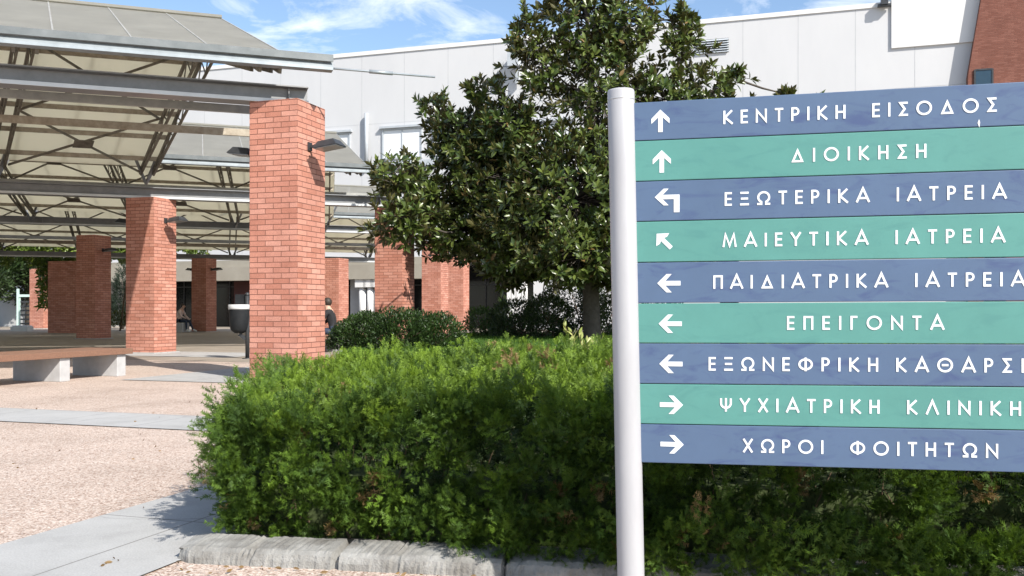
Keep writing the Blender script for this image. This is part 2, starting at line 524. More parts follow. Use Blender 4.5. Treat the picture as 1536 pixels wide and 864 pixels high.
def scatter(name, tv, tf, pos, rot, scl, tint, mat, parent=None, tipw=None, tipgain=None):
    """many copies of a small leaf shape merged into one mesh. tv (n,3), tf (k,3), rot (N,3,3)"""
    tv = np.asarray(tv, float); tf = np.asarray(tf, int)
    n, k, Nn = len(tv), len(tf), len(pos)
    scl = np.asarray(scl)
    if scl.ndim == 1: scl = np.repeat(scl[:, None], 3, 1)
    loc = tv[None] * scl[:, None, :]
    V = np.einsum('nij,nkj->nki', rot, loc) + pos[:, None, :]
    F = tf[None] + (np.arange(Nn) * n)[:, None, None]
    me = bpy.data.meshes.new(name)
    me.vertices.add(Nn * n); me.vertices.foreach_set('co', V.reshape(-1).astype(np.float32))
    me.loops.add(Nn * k * 3); me.loops.foreach_set('vertex_index', F.reshape(-1).astype(np.int32))
    me.polygons.add(Nn * k); me.polygons.foreach_set('loop_start', (np.arange(Nn * k) * 3).astype(np.int32))
    me.update(calc_edges=True)
    at = me.color_attributes.new("tint", 'FLOAT_COLOR', 'POINT')
    C = np.ones((Nn, n, 4), np.float32)
    C[:, :, :3] = np.asarray(tint)[:, None, :]
    if tipw is not None:
        g = 1 + np.asarray(tipw)[None, :, None] * (np.asarray(tipgain)[None, None, :] - 1)
        C[:, :, :3] *= g
    at.data.foreach_set('color', C.reshape(-1))
    me.materials.append(mat)
    o = bpy.data.objects.new(name, me); COL.objects.link(o)
    if parent is not None: o.parent = parent
    return o

def frames(axis, spin=None, ref=None):
    """rotation matrices whose Y column follows the given axes, turned about them"""
    axis = axis / (np.linalg.norm(axis, axis=1, keepdims=True) + 1e-9)
    n = len(axis)
    r = rng.normal(size=(n, 3)) if ref is None else np.broadcast_to(ref, (n, 3)).copy() + rng.normal(size=(n, 3)) * 0.12
    x = np.cross(axis, r); x /= (np.linalg.norm(x, axis=1, keepdims=True) + 1e-9)
    z = np.cross(x, axis)
    return np.stack([x, axis, z], axis=2)

def lump(p, seed=0, f=1.0):
    """smooth cheap noise in -1..1 on (N,3) points"""
    g = np.random.default_rng(seed)
    out = np.zeros(len(p))
    for k in range(7):
        d = g.normal(size=3); d /= np.linalg.norm(d)
        w = f * (1.0 + 0.55 * k)
        out += np.sin(p @ d * w + g.uniform(0, 6.28)) / (1 + 0.35 * k)
    return out / 2.6

# leaf shapes -----------------------------------------------------------
def frond_shape(n=5, seed=1):
    """small feathery spray along +Y, unit length, uneven"""
    g = random.Random(seed)
    v, f, tip = [], [], []
    def tri(a, b, c, ta, tb, tc):
        i = len(v); v.extend([a, b, c]); f.append((i, i + 1, i + 2)); tip.extend([ta, tb, tc])
    bend = g.uniform(-.12, .12)
    tri((-.035, 0, 0), (.035, 0, 0), (bend, .92, .03), 0, 0, 1)
    for i in range(n):
        t = .08 + .74 * i / (n - 1)
        for sg in (-1, 1):
            L = (.50 * (1 - .5 * t)) * g.uniform(.55, 1.2)
            w = g.uniform(.07, .10)
            tt = t + g.uniform(-.06, .06); an = g.uniform(.45, 1.0)
            zz = g.uniform(-.16, .22)
            tri((bend * tt, tt - w * .6, 0), (bend * tt, tt + w, 0), (bend * tt + sg * L * math.sin(an), tt + L * math.cos(an), zz * L * 2), t * .4, t * .5, 1)
    return v, f, tip

def leaf_shape():
    """pointed oval leaf along +Y, folded along the midrib, unit length"""
    v = [(0, 0, 0), (-.17, .3, .05), (0, .32, -.02), (.17, .3, .05), (-.18, .62, .03), (0, .65, -.03), (.18, .62, .03), (0, 1, -.10)]
    f = [(0, 2, 1), (0, 3, 2), (1, 2, 5), (1, 5, 4), (2, 3, 6), (2, 6, 5), (4, 5, 7), (5, 6, 7)]
    return v, f

def blade_shape():
    v = [(-.04, 0, 0), (.04, 0, 0), (.025, .55, .06), (-.025, .55, .06), (0, 1, .22)]
    f = [(0, 1, 2), (0, 2, 3), (3, 2, 4)]
    return v, f

# ================================================================== GROUND
g = sheet("ground", [(-400, -60), (400, -60), (400, 700), (-400, 700)], 0.0, M_PEB)

def grid_rect(name, a0, a1, b0, b1, z, mat):
    pts = [E1 * a + E2 * b for a, b in ((a0, b0), (a1, b0), (a1, b1), (a0, b1))]
    return sheet(name, pts, z, mat)

grid_rect("pavement", -40, 60, 15.9, 60, 0.004, M_PAVE)
grid_rect("path", -2.0, 40, 6.72, 7.64, 0.008, M_CONC)
grid_rect("path", 2.47, 3.38, -6, 6.72, 0.008, M_CONC)
grid_rect("path", 4.0, 9.7, 11.25, 15.9, 0.008, M_CONC)
grid_rect("path", 12.0, 17.0, 17.2, 19.3, 0.0085, M_CONC)

# planting bed with lawn behind the hedge
bed_pts = [(-1.25, 4.3), (3.9, 3.45), (14, 8), (14, 30), (-1.6, 31), (-3.3, 18.5)]
bedm = MB()
bedm.prism([(x, y, -0.05) for x, y in bed_pts], (0, 0, 0.33))
tag(bedm.build("planting_bed", M_SOIL), kind='structure')

# ================================================================== KERB
def make_kerb():
    A = Vector((-1.375, 3.80, 0)); D = Vector((.987, -.16, 0)).normalized(); Nn = Vector((-D.y, D.x, 0))
    mb = MB()
    prof = [(0.0, -.03), (0.004, .028), (.012, .050), (.032, .064), (.10, .071), (.20, .075), (.24, -.03)]
    n = 420; L = 4.8
    base = []
    g2 = random.Random(3)
    ph = [g2.uniform(0, 6) for _ in range(8)]
    for i in range(n + 1):
        s = L * i / n
        taper = min(1, s / .06)
        b = len(mb.v); base.append(b)
        for k, (r, h) in enumerate(prof):
            wob = .0012 * math.sin(s * 9 + ph[k]) + .0012 * math.sin(s * 31 + ph[k] * 2) + g2.uniform(-.0032, .0032)
            crack = -.03 if any(abs(s - c) < .009 for c in (.68, 1.36, 2.04, 2.72, 3.4, 4.08)) else (-.008 if any(abs(s - c) < .03 for c in (.31, .94, 1.40, 1.77, 2.5)) and g2.random() < .7 else 0)
            hh = h * (0.82 + .18 * taper) + (wob * .7 + crack if k in (1, 2, 3, 4, 5) else 0)
            rr = r + (wob if k in (0, 1, 2) else 0) + (.035 * (1 - taper) if k < 3 else 0) - (crack * .7 if k in (1, 2) else 0)
            mb.v.append(tuple(A + D * (s - (.02 if i == 0 and k in (0, 5) else 0)) + Nn * rr + UP * hh))
    m = len(prof)
    for i in range(n):
        for k in range(m - 1):
            mb.face((base[i] + k, base[i + 1] + k, base[i + 1] + k + 1, base[i] + k + 1))
    mb.face([base[0] + k for k in range(m)])
    mb.face([base[-1] + k for k in range(m)][::-1])
    o = mb.build("kerb", M_KERB)
    return tag(o, kind='structure')
make_kerb()

# ================================================================== WHITE BUILDING
WB0 = Vector((0, 50, 0))                       # facade: WB0 + E1*t, outward normal -E2
def wb(t, h, out=0.0):
    return WB0 + E1 * t - E2 * out + UP * h
def wb_t(px):
    u = (px - 768) / FPX
    return u * 50 / (E1.x - u * E1.y)
def wb_h(px, py):
    t = wb_t(px); z = wb(t, 0).y
    return CAMH + (HZ - py) / FPX * z
building = thing("white_building", "long white panelled hospital block filling the background behind the canopies and tree", "building", tuple(WB0))
def child_fix(o):
    o.matrix_parent_inverse = Matrix.Translation(-WB0)
    return o
TOPH = 15.4
def wall_slab(mb, t0, t1, h0, h1, out, thick):
    c = wb((t0 + t1) / 2, (h0 + h1) / 2, out - thick / 2)
    mb.obox(c, E1 * (t1 - t0) / 2, E2 * thick / 2, UP * (h1 - h0) / 2)
mb = MB()
wall_slab(mb, -34, 62, 3.9, TOPH, 0, 12)
wall_slab(mb, -34, -1.2, 0, 3.9, -.002, 12)
wall_slab(mb, 26.5, 62, 0, 3.9, -.002, 12)
child_fix(mb.build("wall", M_WHITE, building))
mb = MB()
wall_slab(mb, -34, 62, TOPH + .002, TOPH + .22, .06, .5)
child_fix(mb.build("parapet_cap", M_WHITE2, building))
mb = MB()
t = -33.0
while t < 60:
    wall_slab(mb, t - .014, t + .014, 4.0, TOPH - .01, .004, .02)
    t += 2.62
for h in (7.6, 11.5):
    wall_slab(mb, -33.9, 61.9, h - .010, h + .010, .0045, .02)
child_fix(mb.build("panel_joint", M_JOINT, building))
# set-forward block at the right
tb0, tb1 = wb_t(1337), wb_t(1620)
mb = MB(); wall_slab(mb, tb1, tb0, wb_h(1337, 73), 21, .10, 6)
child_fix(mb.build("upper_block", M_WHITE2, building))
# louvre
def louvre(pxa, pxb, pya, pyb):
    t0, t1 = wb_t(pxb), wb_t(pxa); h1 = wb_h(pxa, pya); h0 = wb_h(pxa, pyb)
    mb = MB(); wall_slab(mb, t0, t1, h0, h1, .012, .05)
    v = child_fix(mb.build("vent", M_GLASSD, building))
    mb = MB(); n = 6
    for i in range(n):
        h = h0 + (h1 - h0) * (i + .5) / n
        c = wb((t0 + t1) / 2, h, .05)
        mb.obox(c, E1 * (t1 - t0) / 2, (-E2 * .05 - UP * .045), (UP * .008))
    o = mb.build("vent_slats", M_WINF, v); 
louvre(1045, 1093, 61, 82)
# windows
def window(pxa, pxb, pya, pyb, mullions=(0.5,)):
    t1, t0 = wb_t(pxa), wb_t(pxb); h1 = wb_h(pxa, pya); h0 = wb_h(pxa, pyb)
    mb = MB()
    for a, b, c, d in ((t0, t1, h1 - .09, h1), (t0, t1, h0, h0 + .09), (t0, t0 + .09, h0 + .091, h1 - .091), (t1 - .09, t1, h0 + .091, h1 - .091)):
        wall_slab(mb, a, b, c, d, .09, .09)
    for f in mullions:
        tm = t0 + (t1 - t0) * f
        wall_slab(mb, tm - .03, tm + .03, h0 + .092, h1 - .092, .07, .07)
    wall_slab(mb, t0 - .12, t1 + .12, h1 + .002, h1 + .12, .22, .22)
    w = child_fix(mb.build("window", M_WINF, building))
    mb = MB(); wall_slab(mb, t0 + .1, t1 - .1, h0 + .1, h1 - .1, .03, .03)
    mb.build("pane", M_WINP, w)
window(574, 634, 194, 240)
window(488, 526, 201, 250)
window(650, 745, 190, 238, (.33, .66))
window(770, 860, 186, 236, (.33, .66))
mb = MB(); wall_slab(mb, wb_t(680), wb_t(574), wb_h(574, 252), wb_h(574, 243), .10, .1)
child_fix(mb.build("sill_band", M_WINF, building))
# pipe, wall lamps, roof lamp
mb = MB()
mb.tube([wb(wb_t(552), wb_h(552, 252), .2), wb(wb_t(552), wb_h(552, 171), .2)], .11, 8)
child_fix(mb.build("drain_pipe", M_WINF, building))
mb = MB()
tt = wb_t(776)
mb.obox(wb(tt, wb_h(776, 93), .5), E1 * .3, E2 * .32, UP * .38)
mb.obox(wb(tt - .1, wb_h(776, 112), .25), E1 * .1, E2 * .1, UP * .55)
child_fix(mb.build("wall_lamp", M_WINF, building))
mb = MB()
tt = wb_t(1326)
mb.obox(wb(tt, wb_h(1326, 4), .25), E1 * .16, E2 * .2, UP * .2)
mb.obox(wb(tt, wb_h(1326, 10.5), .25), E1 * .3, E2 * .12, UP * .05)
child_fix(mb.build("roof_lamp", M_DARKST, building))
# ground floor: recessed entrance under a beige fascia, dark glazing, columns
mb = MB(); wall_slab(mb, -1.2, 26.5, 0, 3.6, -2.6, .2)
child_fix(mb.build("glazing", M_GLASSD, building))
mb = MB()
for i in range(17):
    tt = -1.0 + i * 1.7
    wall_slab(mb, tt - .035, tt + .035, 0, 3.55, -2.54, .05)
wall_slab(mb, -1.1, 26.4, 2.45, 2.52, -2.53, .05)
child_fix(mb.build("glazing_bars", M_DARKST, building))
mb = MB(); wall_slab(mb, 3.0, 27.0, 2.75, 3.55, .75, .8)
child_fix(mb.build("fascia", M_BEIGE, building))
mb = MB(); wall_slab(mb, 3.0, 27.0, 3.552, 3.95, .45, .45)
child_fix(mb.build("canopy_slab", M_BEIGE, building))
mb = MB(); wall_slab(mb, wb_t(377), wb_t(345), 0, 2.74, -.4, .2)
child_fix(mb.build("dark_red_panel", M_REDDARK, building))
for px in (548, 560, 571):
    mb = MB(); c = wb(wb_t(px), 0, .3)
    mb.tube([c, c + UP * 2.3], .22, 16); mb.obox(c + UP * 2.55, E1 * .33, E2 * .33, UP * .25)
    child_fix(mb.build("column", M_WHITE2, building))
mb = MB(); wall_slab(mb, wb_t(545), wb_t(523), 0, 2.74, -.2, .1)
child_fix(mb.build("grey_door", M_GREYW, building))
mb = MB()
for px in (766, 772, 780, 788):
    wall_slab(mb, wb_t(px) - .13, wb_t(px) + .13, 0, 3.4, .25, .25)
child_fix(mb.build("pilaster", M_WHITE2, building))

# ================================================================== BROWN BRICK BUILDING (right)
_bt = wb_t(1450)
bb = thing("brick_building", "brown brick building with a sloping edge at the right behind the sign", "building", tuple(wb(_bt, 0, .55)))
bd = -E1; bn = -E2
mb = MB()
B0 = Vector((0, 0, 0))
def bw(s, h): return B0 + bd * s + UP * h
_sl = (wb_t(1450) - wb_t(1470)); _h0 = wb_h(1470, 0); _h1 = wb_h(1450, 118)
_top = 22.0; _st = _sl * (_top - _h1) / (_h0 - _h1)
poly = [bw(-.02, 0), bw(9, 0), bw(9, _top), bw(_st, _top), bw(-.02, _h1)]
b = len(mb.v)
back = -bn * .54
mb.v += [tuple(p) for p in poly] + [tuple(p + back) for p in poly]
uvp = [(-.02, 0), (9, 0), (9, _top), (_st, _top), (-.02, _h1)]
mb.face([b + i for i in range(5)], uv=uvp)
mb.face([b + 5 + i for i in range(5)][::-1], uv=uvp[::-1])
for i in range(5):
    j = (i + 1) % 5
    L = (poly[j] - poly[i]).length
    mb.face((b + i, b + 5 + i, b + 5 + j, b + j), uv=[(0, 0), (8, 0), (8, L), (0, L)])
mb.build("wall", M_BRICKD, bb)
wc = bw(.62, _h1 - .55)
mb = MB(); mb.obox(wc + bn * .012, bd * .33, bn * .02, UP * .75)
w = mb.build("window", M_BLUEW, bb)
mb = MB()
for s0, s1, h0, h1 in ((-.40, -.331, -.8, .8), (.331, .40, -.8, .8), (-.33, .33, .752, .82), (-.33, .33, -.82, -.752)):
    mb.obox(wc + bd * (s0 + s1) / 2 + UP * (h0 + h1) / 2 + bn * .02, bd * (s1 - s0) / 2, bn * .04, UP * (h1 - h0) / 2)
mb.build("window_frame", M_DARKST, w)

# ================================================================== BRICK PILLARS
SIDE = 0.8
PILLARS = {}
def brick_block(mb, c0, a1, a2, w1, w2, h0, h1):
    """brick box on corner c0 (near corner) growing along a1 by w1 and a2 by w2"""
    c = [c0, c0 + a2 * w2, c0 + a2 * w2 + a1 * w1, c0 + a1 * w1]
    per = [0, w2, w2 + w1, 2 * w2 + w1, 2 * (w2 + w1)]
    b = len(mb.v)
    mb.v += [tuple(p + UP * h0) for p in c] + [tuple(p + UP * h1) for p in c]
    for i in range(4):
        j = (i + 1) % 4
        mb.face((b + i, b + j, b + 4 + j, b + 4 + i), uv=[(per[i], h0), (per[i + 1], h0), (per[i + 1], h1), (per[i], h1)])
    mb.face((b + 4, b + 5, b + 6, b + 7), uv=[(0, 0), (w2, 0), (w2, w1), (0, w1)])
def pillar(key, px, z, pytop, label, side=SIDE):
    corner = G(px, z)
    centre = corner + (E1 + E2) * side / 2
    htop = CAMH + (HZ - pytop) / FPX * z
    t = thing("brick_pillar", label, "pillar", tuple(centre), group="salmon brick pillars carrying the canopies")
    mb = MB()
    brick_block(mb, (E1 + E2) * (-side / 2), E1, E2, side, side, 0.03, htop)
    mb.build("shaft", M_BRICK, t)
    mb = MB(); mb.obox((0, 0, .017), E1 * (side / 2 + .06), E2 * (side / 2 + .06), UP * .016)
    mb.build("plinth", M_CONC, t, bevel=.006)
    PILLARS[key] = (corner, centre, htop)
    return t
pillar('A', 446, 13.5, 147, "large sunlit brick pillar nearest the camera, rising behind the left end of the hedge")
pillar('B', 231, 21.85, 295, "sunlit brick pillar with V shaped shadow, second nearest, right of the wooden bench")
pillar('C', 142, 32.8, 352, "shaded dark brick pillar under the canopy just left of the V shadowed pillar")
pillar('D', 603, 24.8, 304, "brick pillar with leaf shadow, behind the dark rounded bush and left of the tree")
pillar('H', 508, 36.0, 387, "half hidden brick pillar just behind the nearest one, with person in black before it")
pillar('E', 661, 36.4, 362, "brick pillar half under the tree, next right of the pillar with leaf shadow")
pillar('F', 695, 45.0, 382, "farthest brick pillar at the garden side, beside low shrubs and dark glazing")
pillar('K', 309, 43.7, 387, "shaded brick pillar far back beside the seated person and the dark entrance")
pillar('J', 65, 51.0, 403, "bright sunlit brick pillar far left beyond the canopy, beside the teal gate", side=.95)
bwl = thing("brick_wall", "shaded brick wall end under vines, left of the dark pillar", "wall", tuple(G(92, 41.5)))
mb = MB(); brick_block(mb, -E1 * 0.75, E1, E2, 1.5, .5, 0, 3.2)
mb.build("wall_face", M_BRICK, bwl)

# ================================================================== CANOPIES
def canopy(label, eaveR, ridgeR, farR, length, bays, beamN, beamF, first=False):
    """gable canopy: right-hand ends of the near eave, the ridge and the far eave; runs back along -DD"""
    org = Vector((eaveR.x, eaveR.y, 0))
    t = thing("canopy", label, "canopy", tuple(org), group="steel framed gable canopies with beige roof sheets")
    eR, rR, fR = eaveR - org, ridgeR - org, farR - org
    back = -DD * length
    th = .045
    # roof sheets with seams
    for (a, b, nm) in ((eR, rR, "near_slope"), (rR, fR, "far_slope")):
        nrm = (b - a).cross(DD).normalized()
        if nrm.z < 0: nrm = -nrm
        mb = MB()
        q = [a, a + back, b + back, b]
        mb.prism(q, nrm * th)
        o = mb.build("roof_slope", M_ROOF if nm == "near_slope" else M_ROOF_CLEAR, t)
        mb = MB(); mb.prism([p_ - nrm * .004 for p_ in q], -nrm * .006)
        mb.build("lining", M_LINING if nm == "near_slope" else M_LINING_CLEAR, o)
        mb = MB()
        k = 0.0
        while k < length:
            p0 = a - DD * k + nrm * (th + .012); p1 = b - DD * k + nrm * (th + .012)
            mb.bar(p0 - nrm * .008, p1 - nrm * .008, .026, .008, up=nrm)
            k += 1.02
        mb.build("roof_seams", M_SEAM, o)
    mb = MB()
    mb.bar(rR + UP * .05 + DD * .02, rR + back + UP * .05, .28, .05)
    mb.build("ridge_cap", M_ROOF, t)
    # gutter along the near eave
    mb = MB()
    g0 = eR - NN * .10 - UP * .05 + DD * .62; g1 = g0 + back - DD * .62
    prof = [(-.10, .105), (-.10, .085), (-.055, .075), (-.045, .02), (-.095, -.06), (-.095, -.10), (.08, -.10), (.08, .105), (.06, .105), (.06, -.07), (-.01, -.07), (-.02, .105)]
    mb.prism([g0 + NN * x + UP * y for x, y in prof], (g1 - g0))
    gob = mb.build("gutter", M_GUTTER, t)
    mb = MB(); mb.bar(g0 - NN * .108 + UP * .067, g1 - NN * .108 + UP * .067, .012, .10)  # darker strip along the upper edge of the gutter
    mb.build("gutter_lip", M_LIP, gob)
    # main beams over the pillars
    for (p, h) in ((beamN, .27), (beamF, .25)):
        if p is None: continue
        p = p - org
        mb = MB(); mb.ibeam(p + UP * h / 2, p + UP * h / 2 + back, .31, h)
        o = mb.build("main_beam", M_STEEL, t)
        mb = MB(); mb.bar(p - NN * .162 + UP * .028, p + back - NN * .162 + UP * .028, .016, .056)  # added strip that paints the sunlit lower edge of the beam
        mb.build("sunlit_flange_edge", M_FLANGE, o)
        mb = MB()
        for k in (.28, .30 + length * .45):
            mb.bar(p - DD * k + UP * .02, p - DD * k + UP * (h - .02), .19, .012, up=DD)
        mb.build("stiffener", M_STEEL, o)
    # purlins under both slopes, ties at the bottom chord level
    low = min(eR.z, fR.z) - .30
    for (a, b) in ((eR, rR), (rR, fR)):
        for f in (.06, .23, .40, .57, .74, .91):
            p = a.lerp(b, f) - UP * .09
            mb = MB(); mb.bar(p - DD * .05, p + back, .05, .10)
            mb.build("purlin", M_STEELD, t)
    for f in (.14, .34):
        p = Vector((eR.lerp(fR, f).x, eR.lerp(fR, f).y, low + .02))
        mb = MB(); mb.bar(p + DD * (.9 if f < .2 else 1.0), p + back, .07, .12)
        mb.build("tie_beam", M_TIE if f < .3 else M_STEELD, t)
    # trusses
    for k in bays:
        off = -DD * k
        mb = MB()
        for sgn in (-.14, .14):
            o2 = off + DD * sgn
            for (a, b) in ((eR, rR), (rR, fR)):
                mb.bar(a - UP * .17 + o2, b - UP * .17 + o2, .045, .09)
            # inner chords run below the slopes and close on the eaves
            for (e_, hi) in ((eR, .10), (fR, .02)):
                q0 = e_.lerp(rR, hi) - UP * .26; q1 = rR - UP * .72
                mb.bar(q0 + o2, q1 + o2, .04, .06)
                n_w = 8
                for i in range(n_w):
                    f = hi + (1 - hi) * (i + .5) / n_w; g_ = hi + (1 - hi) * (i + 1) / n_w
                    g0_ = hi + (1 - hi) * i / n_w
                    bot = lambda v: q0.lerp(q1, (v - hi) / (1 - hi))
                    tp = e_.lerp(rR, f) - UP * .2
                    mb.bar(tp + o2, bot(g0_) + o2, .022, .022)
                    mb.bar(tp + o2, bot(g_) + o2, .022, .022)
        mb.build("truss", M_TRUSS, t)
        # V struts at the far eave
        F = Vector((fR.x, fR.y, low))
        mb = MB()
        base = F + off - UP * .12
        for sx, sn in ((-.55, -.5), (.55, -.5), (-.55, .5), (.55, .5)):
            mb.bar(base, base + DD * sx * .7 + NN * sn + UP * .95, .05, .05)
        mb.build("strut", M_STEEL, t)
    # cross bracing with centre plates in the far slope
    for i in range(len(bays) - 1):
        for (f0, f1) in ((.12, .55), (.55, .95)):
            c = [rR.lerp(fR, f) - DD * k - UP * .26 for f, k in ((f0, bays[i] + .2), (f0, bays[i + 1] - .2), (f1, bays[i + 1] - .2), (f1, bays[i] + .2))]
            mb = MB()
            mb.bar(c[0], c[2], .022, .05); mb.bar(c[1] - UP * .03, c[3] - UP * .03, .022, .05)
            o = mb.build("cross_brace", M_TRUSS, t)
            cen = (c[0] + c[1] + c[2] + c[3]) / 4
            nrm = (fR - rR).cross(DD).normalized()
            mb = MB(); mb.obox(cen - UP * .05, DD * .2, (fR - rR).normalized() * .14, nrm * .012)
            mb.build("gusset_plate", M_TRUSS, o)
    return t, org
cA, cB, cD, cC = PILLARS['A'], PILLARS['B'], PILLARS['D'], PILLARS['C']
def at_nd(n, px):
    """ground point with across-coordinate n on the vertical plane of photo column px"""
    u = (px - 768) / FPX
    z = n / (NN.x * u + NN.y)
    return Vector((u * z, z, 0))
nA = NN.dot(cA[1]); nB = NN.dot(cB[1])
e1 = at_nd(nA - .55, 432); e1.z = CAMH + (HZ - 89) / FPX * e1.y
r1 = at_nd(19.2, 331); r1.z = CAMH + (HZ - 31) / FPX * r1.y
f1 = at_nd(nB - .15, 236); f1.z = 4.45
bA = at_nd(nA + .02, 461); bA.z = cA[2] + .004
bB = at_nd(nB + .02, 586); bB.z = cB[2] + .005
c1, o1 = canopy("near gable canopy with beige roof and grey gutter, resting on the largest brick pillar", e1, r1, f1, 17.5, (.25, 3.4, 6.6, 9.8, 13.0), bA, None)
# thin rod sticking out past the gutter end
mb = MB()
g0 = e1 - o1 + DD * .62 - UP * .09 - NN * .05
mb.tube([g0 - DD * .3, g0 + DD * 1.55], .016, 6); mb.tube([g0 + DD * .55, g0 + DD * .9], .028, 6)
mb.build("rod", M_GUTTER, c1)
n2 = NN.dot(cD[1]) * .5 + nB * .5
e2 = at_nd(nB + .35, 551); e2.z = CAMH + (HZ - 252) / FPX * e2.y
r2 = at_nd(30.3, 503); r2.z = CAMH + (HZ - 202) / FPX * r2.y
f2 = at_nd(36.0, 500); f2.z = 4.5
bB2 = bB
c2, o2 = canopy("middle gable canopy seen between the two nearest pillars, ending above the pillar with leaf shadow", e2, r2, f2, 27, (.3, 3.6, 7.0, 10.4, 13.8, 17.2, 20.6, 24.0), bB2, None)
e3 = at_nd(36.5, 600); e3.z = 4.75
r3 = at_nd(42.4, 590); r3.z = 6.6
f3 = at_nd(48.0, 560); f3.z = 3.98
b3 = at_nd(36.3, 640); b3.z = 4.02
b4 = at_nd(47.8, 575); b4.z = 3.48
c3, o3 = canopy("farthest gable canopy seen under the middle one, in front of the dark entrance", e3, r3, f3, 30, (.3, 3.6, 7, 10.4, 13.8, 17.2, 20.6, 24), b3, b4)

# ================================================================== FLOODLIGHTS
def make_floodlight():
    """local: +X points away from the wall, origin on the wall"""
    t = thing("floodlight", "", "floodlight", group="small black floodlights on the pillars")
    mb = MB()
    mb.obox((.012, 0, 0), (.012, 0, 0), (0, .05, 0), (0, 0, .06))
    mb.bar((.02, 0, 0), (.16, 0, .0), .03, .04)
    mb.bar((.15, -.10, .0), (.15, .10, .0), .025, .025)
    mb.build("bracket", M_DARKST, t)
    mb = MB()
    a = R(7)
    ex, ez = Vector((math.cos(a), 0, -math.sin(-a))), Vector((math.sin(-a), 0, math.cos(a)))
    c = Vector((.335, 0, .02))
    p = []
    for zz, sx, sy in ((-.055, .20, .17), (.05, .13, .11)):
        p += [c + ex * (-sx) + Vector((0, -sy, 0)) + ez * zz, c + ex * sx + Vector((0, -sy, 0)) + ez * zz,
              c + ex * sx + Vector((0, sy, 0)) + ez * zz, c + ex * (-sx) + Vector((0, sy, 0)) + ez * zz]
    mb.hull8(p)
    hs = mb.build("housing", M_DARKST, t, bevel=.012)
    mb = MB(); mb.obox(c - ez * .060, ex * .18, Vector((0, .15, 0)), ez * .004)
    mb.build("lens", M_LAMPG, hs)
    return t
fl0 = make_floodlight()
fl_used = [False]
def floodlight(key, side, h, along, label):
    corner, centre, ht = PILLARS[key]
    o = fl0 if not fl_used[0] else copy_tree(fl0)
    fl_used[0] = True
    if side == 'R':
        pos = corner + E2 * along; nrm = -E1
    else:
        pos = corner + E1 * SIDE + E2 * along; nrm = E1
    o.location = (pos.x, pos.y, h)
    o.rotation_euler = (0, 0, math.atan2(nrm.y, nrm.x))
    o["label"] = label
hA = CAMH + (HZ - 218) / FPX * 13.7
floodlight('A', 'R', hA, .33, "black floodlight on the right face of the largest brick pillar, casting a long shadow")
floodlight('A', 'L', hA - .03, .35, "black floodlight poking out left of the largest brick pillar")
hB = CAMH + (HZ - 330) / FPX * 22.1
floodlight('B', 'R', hB, .4, "black floodlight on the right face of the pillar with V shaped shadow")
floodlight('B', 'L', hB, .4, "black floodlight on the left of the pillar with V shaped shadow")
hC = CAMH + (HZ - 375) / FPX * 33
floodlight('C', 'R', hC, .4, "black floodlight on the dark shaded pillar left of centre canopy")
hK = CAMH + (HZ - 404) / FPX * 44
floodlight('K', 'R', hK, .4, "black floodlight right of the far pillar by the seated person")
floodlight('K', 'L', hK, .4, "black floodlight left of the far pillar by the seated person")

# ================================================================== BENCHES, BIN
def make_bench(label, loc, rotz, L=2.75, legs=(.0, 1.35, 2.5)):
    """local: Y runs along the bench, X across; origin on the ground at the near end"""
    t = thing("slatted_bench", label, "bench", loc, (0, 0, rotz), group="wooden slatted benches on concrete legs")
    for y in legs:
        mb = MB(); mb.box(-.43, .43, y, y + .19, 0, .34)
        mb.build("leg", M_BENCHC, t, bevel=.008)
    for i in range(5):
        x = -.42 + i * .19
        mb = MB(); mb.box(x, x + .135, -.3, L + .05, .342, .43)
        mb.build("slat", M_WOOD, t, bevel=.006)
    return t
# near bench runs along E2, origin so that the second leg matches the photo
lp = G(90, 1.03 * FPX / (573 - HZ))            # near right-hand corner of the middle leg
b_or = lp + E1 * .43 - E2 * 1.35
make_bench("low wooden bench on grey concrete legs at the left edge of the paving", (b_or.x, b_or.y, 0), R(-18))
sit = G(497, 22.9)
b2 = sit + E1 * .15 - E2 * 1.3
make_bench("bench mostly hidden behind the largest pillar, under the person in black", (b2.x, b2.y, 0), R(-18))

bz = 19.7
bin_t = thing("litter_bin", "grey litter bin with white rim on a dark post beside the largest pillar", "litter bin", tuple(G(360, bz)))
def pxm(dx): return dx / FPX * bz
pc = Vector((pxm(11), 0, 0))
mb = MB(); mb.tube([pc, pc + UP * 1.34], .042, 10); mb.tube([pc + UP * 1.34, pc + UP * 1.37, pc + UP * 1.40], [.05, .05, .02], 10)
mb.tube([pc, pc + UP * .02], .11, 12)
mb.build("post", M_DARKST, bin_t)
mb = MB()
bc = Vector((-pxm(1), 0, 0))
mb.tube([bc + UP * z for z in (.54, .58, .63, .77, 1.02, 1.04)], [.09, .15, .185, .205, .218, .218], 20)
body = mb.build("bin_body", M_BIN, bin_t)
mb = MB(); mb.tube([bc + UP * z for z in (1.042, 1.06, 1.13, 1.145)], [.225, .232, .232, .218], 20)
mb.build("rim", M_BINRIM, bin_t)
mb = MB(); mb.bar(bc + UP * .52, pc + UP * .40, .05, .07); mb.bar(bc + UP * .85, pc + UP * .85, .05, .05)
mb.build("bracket", M_DARKST, bin_t)
mb = MB(); mb.obox(bc + Vector((.02, .05, 1.26)), (.12, 0, 0), (0, .02, 0), (0, 0, .10))
mb.build("back_plate", M_BIN, bin_t)  # back plate standing above the rim

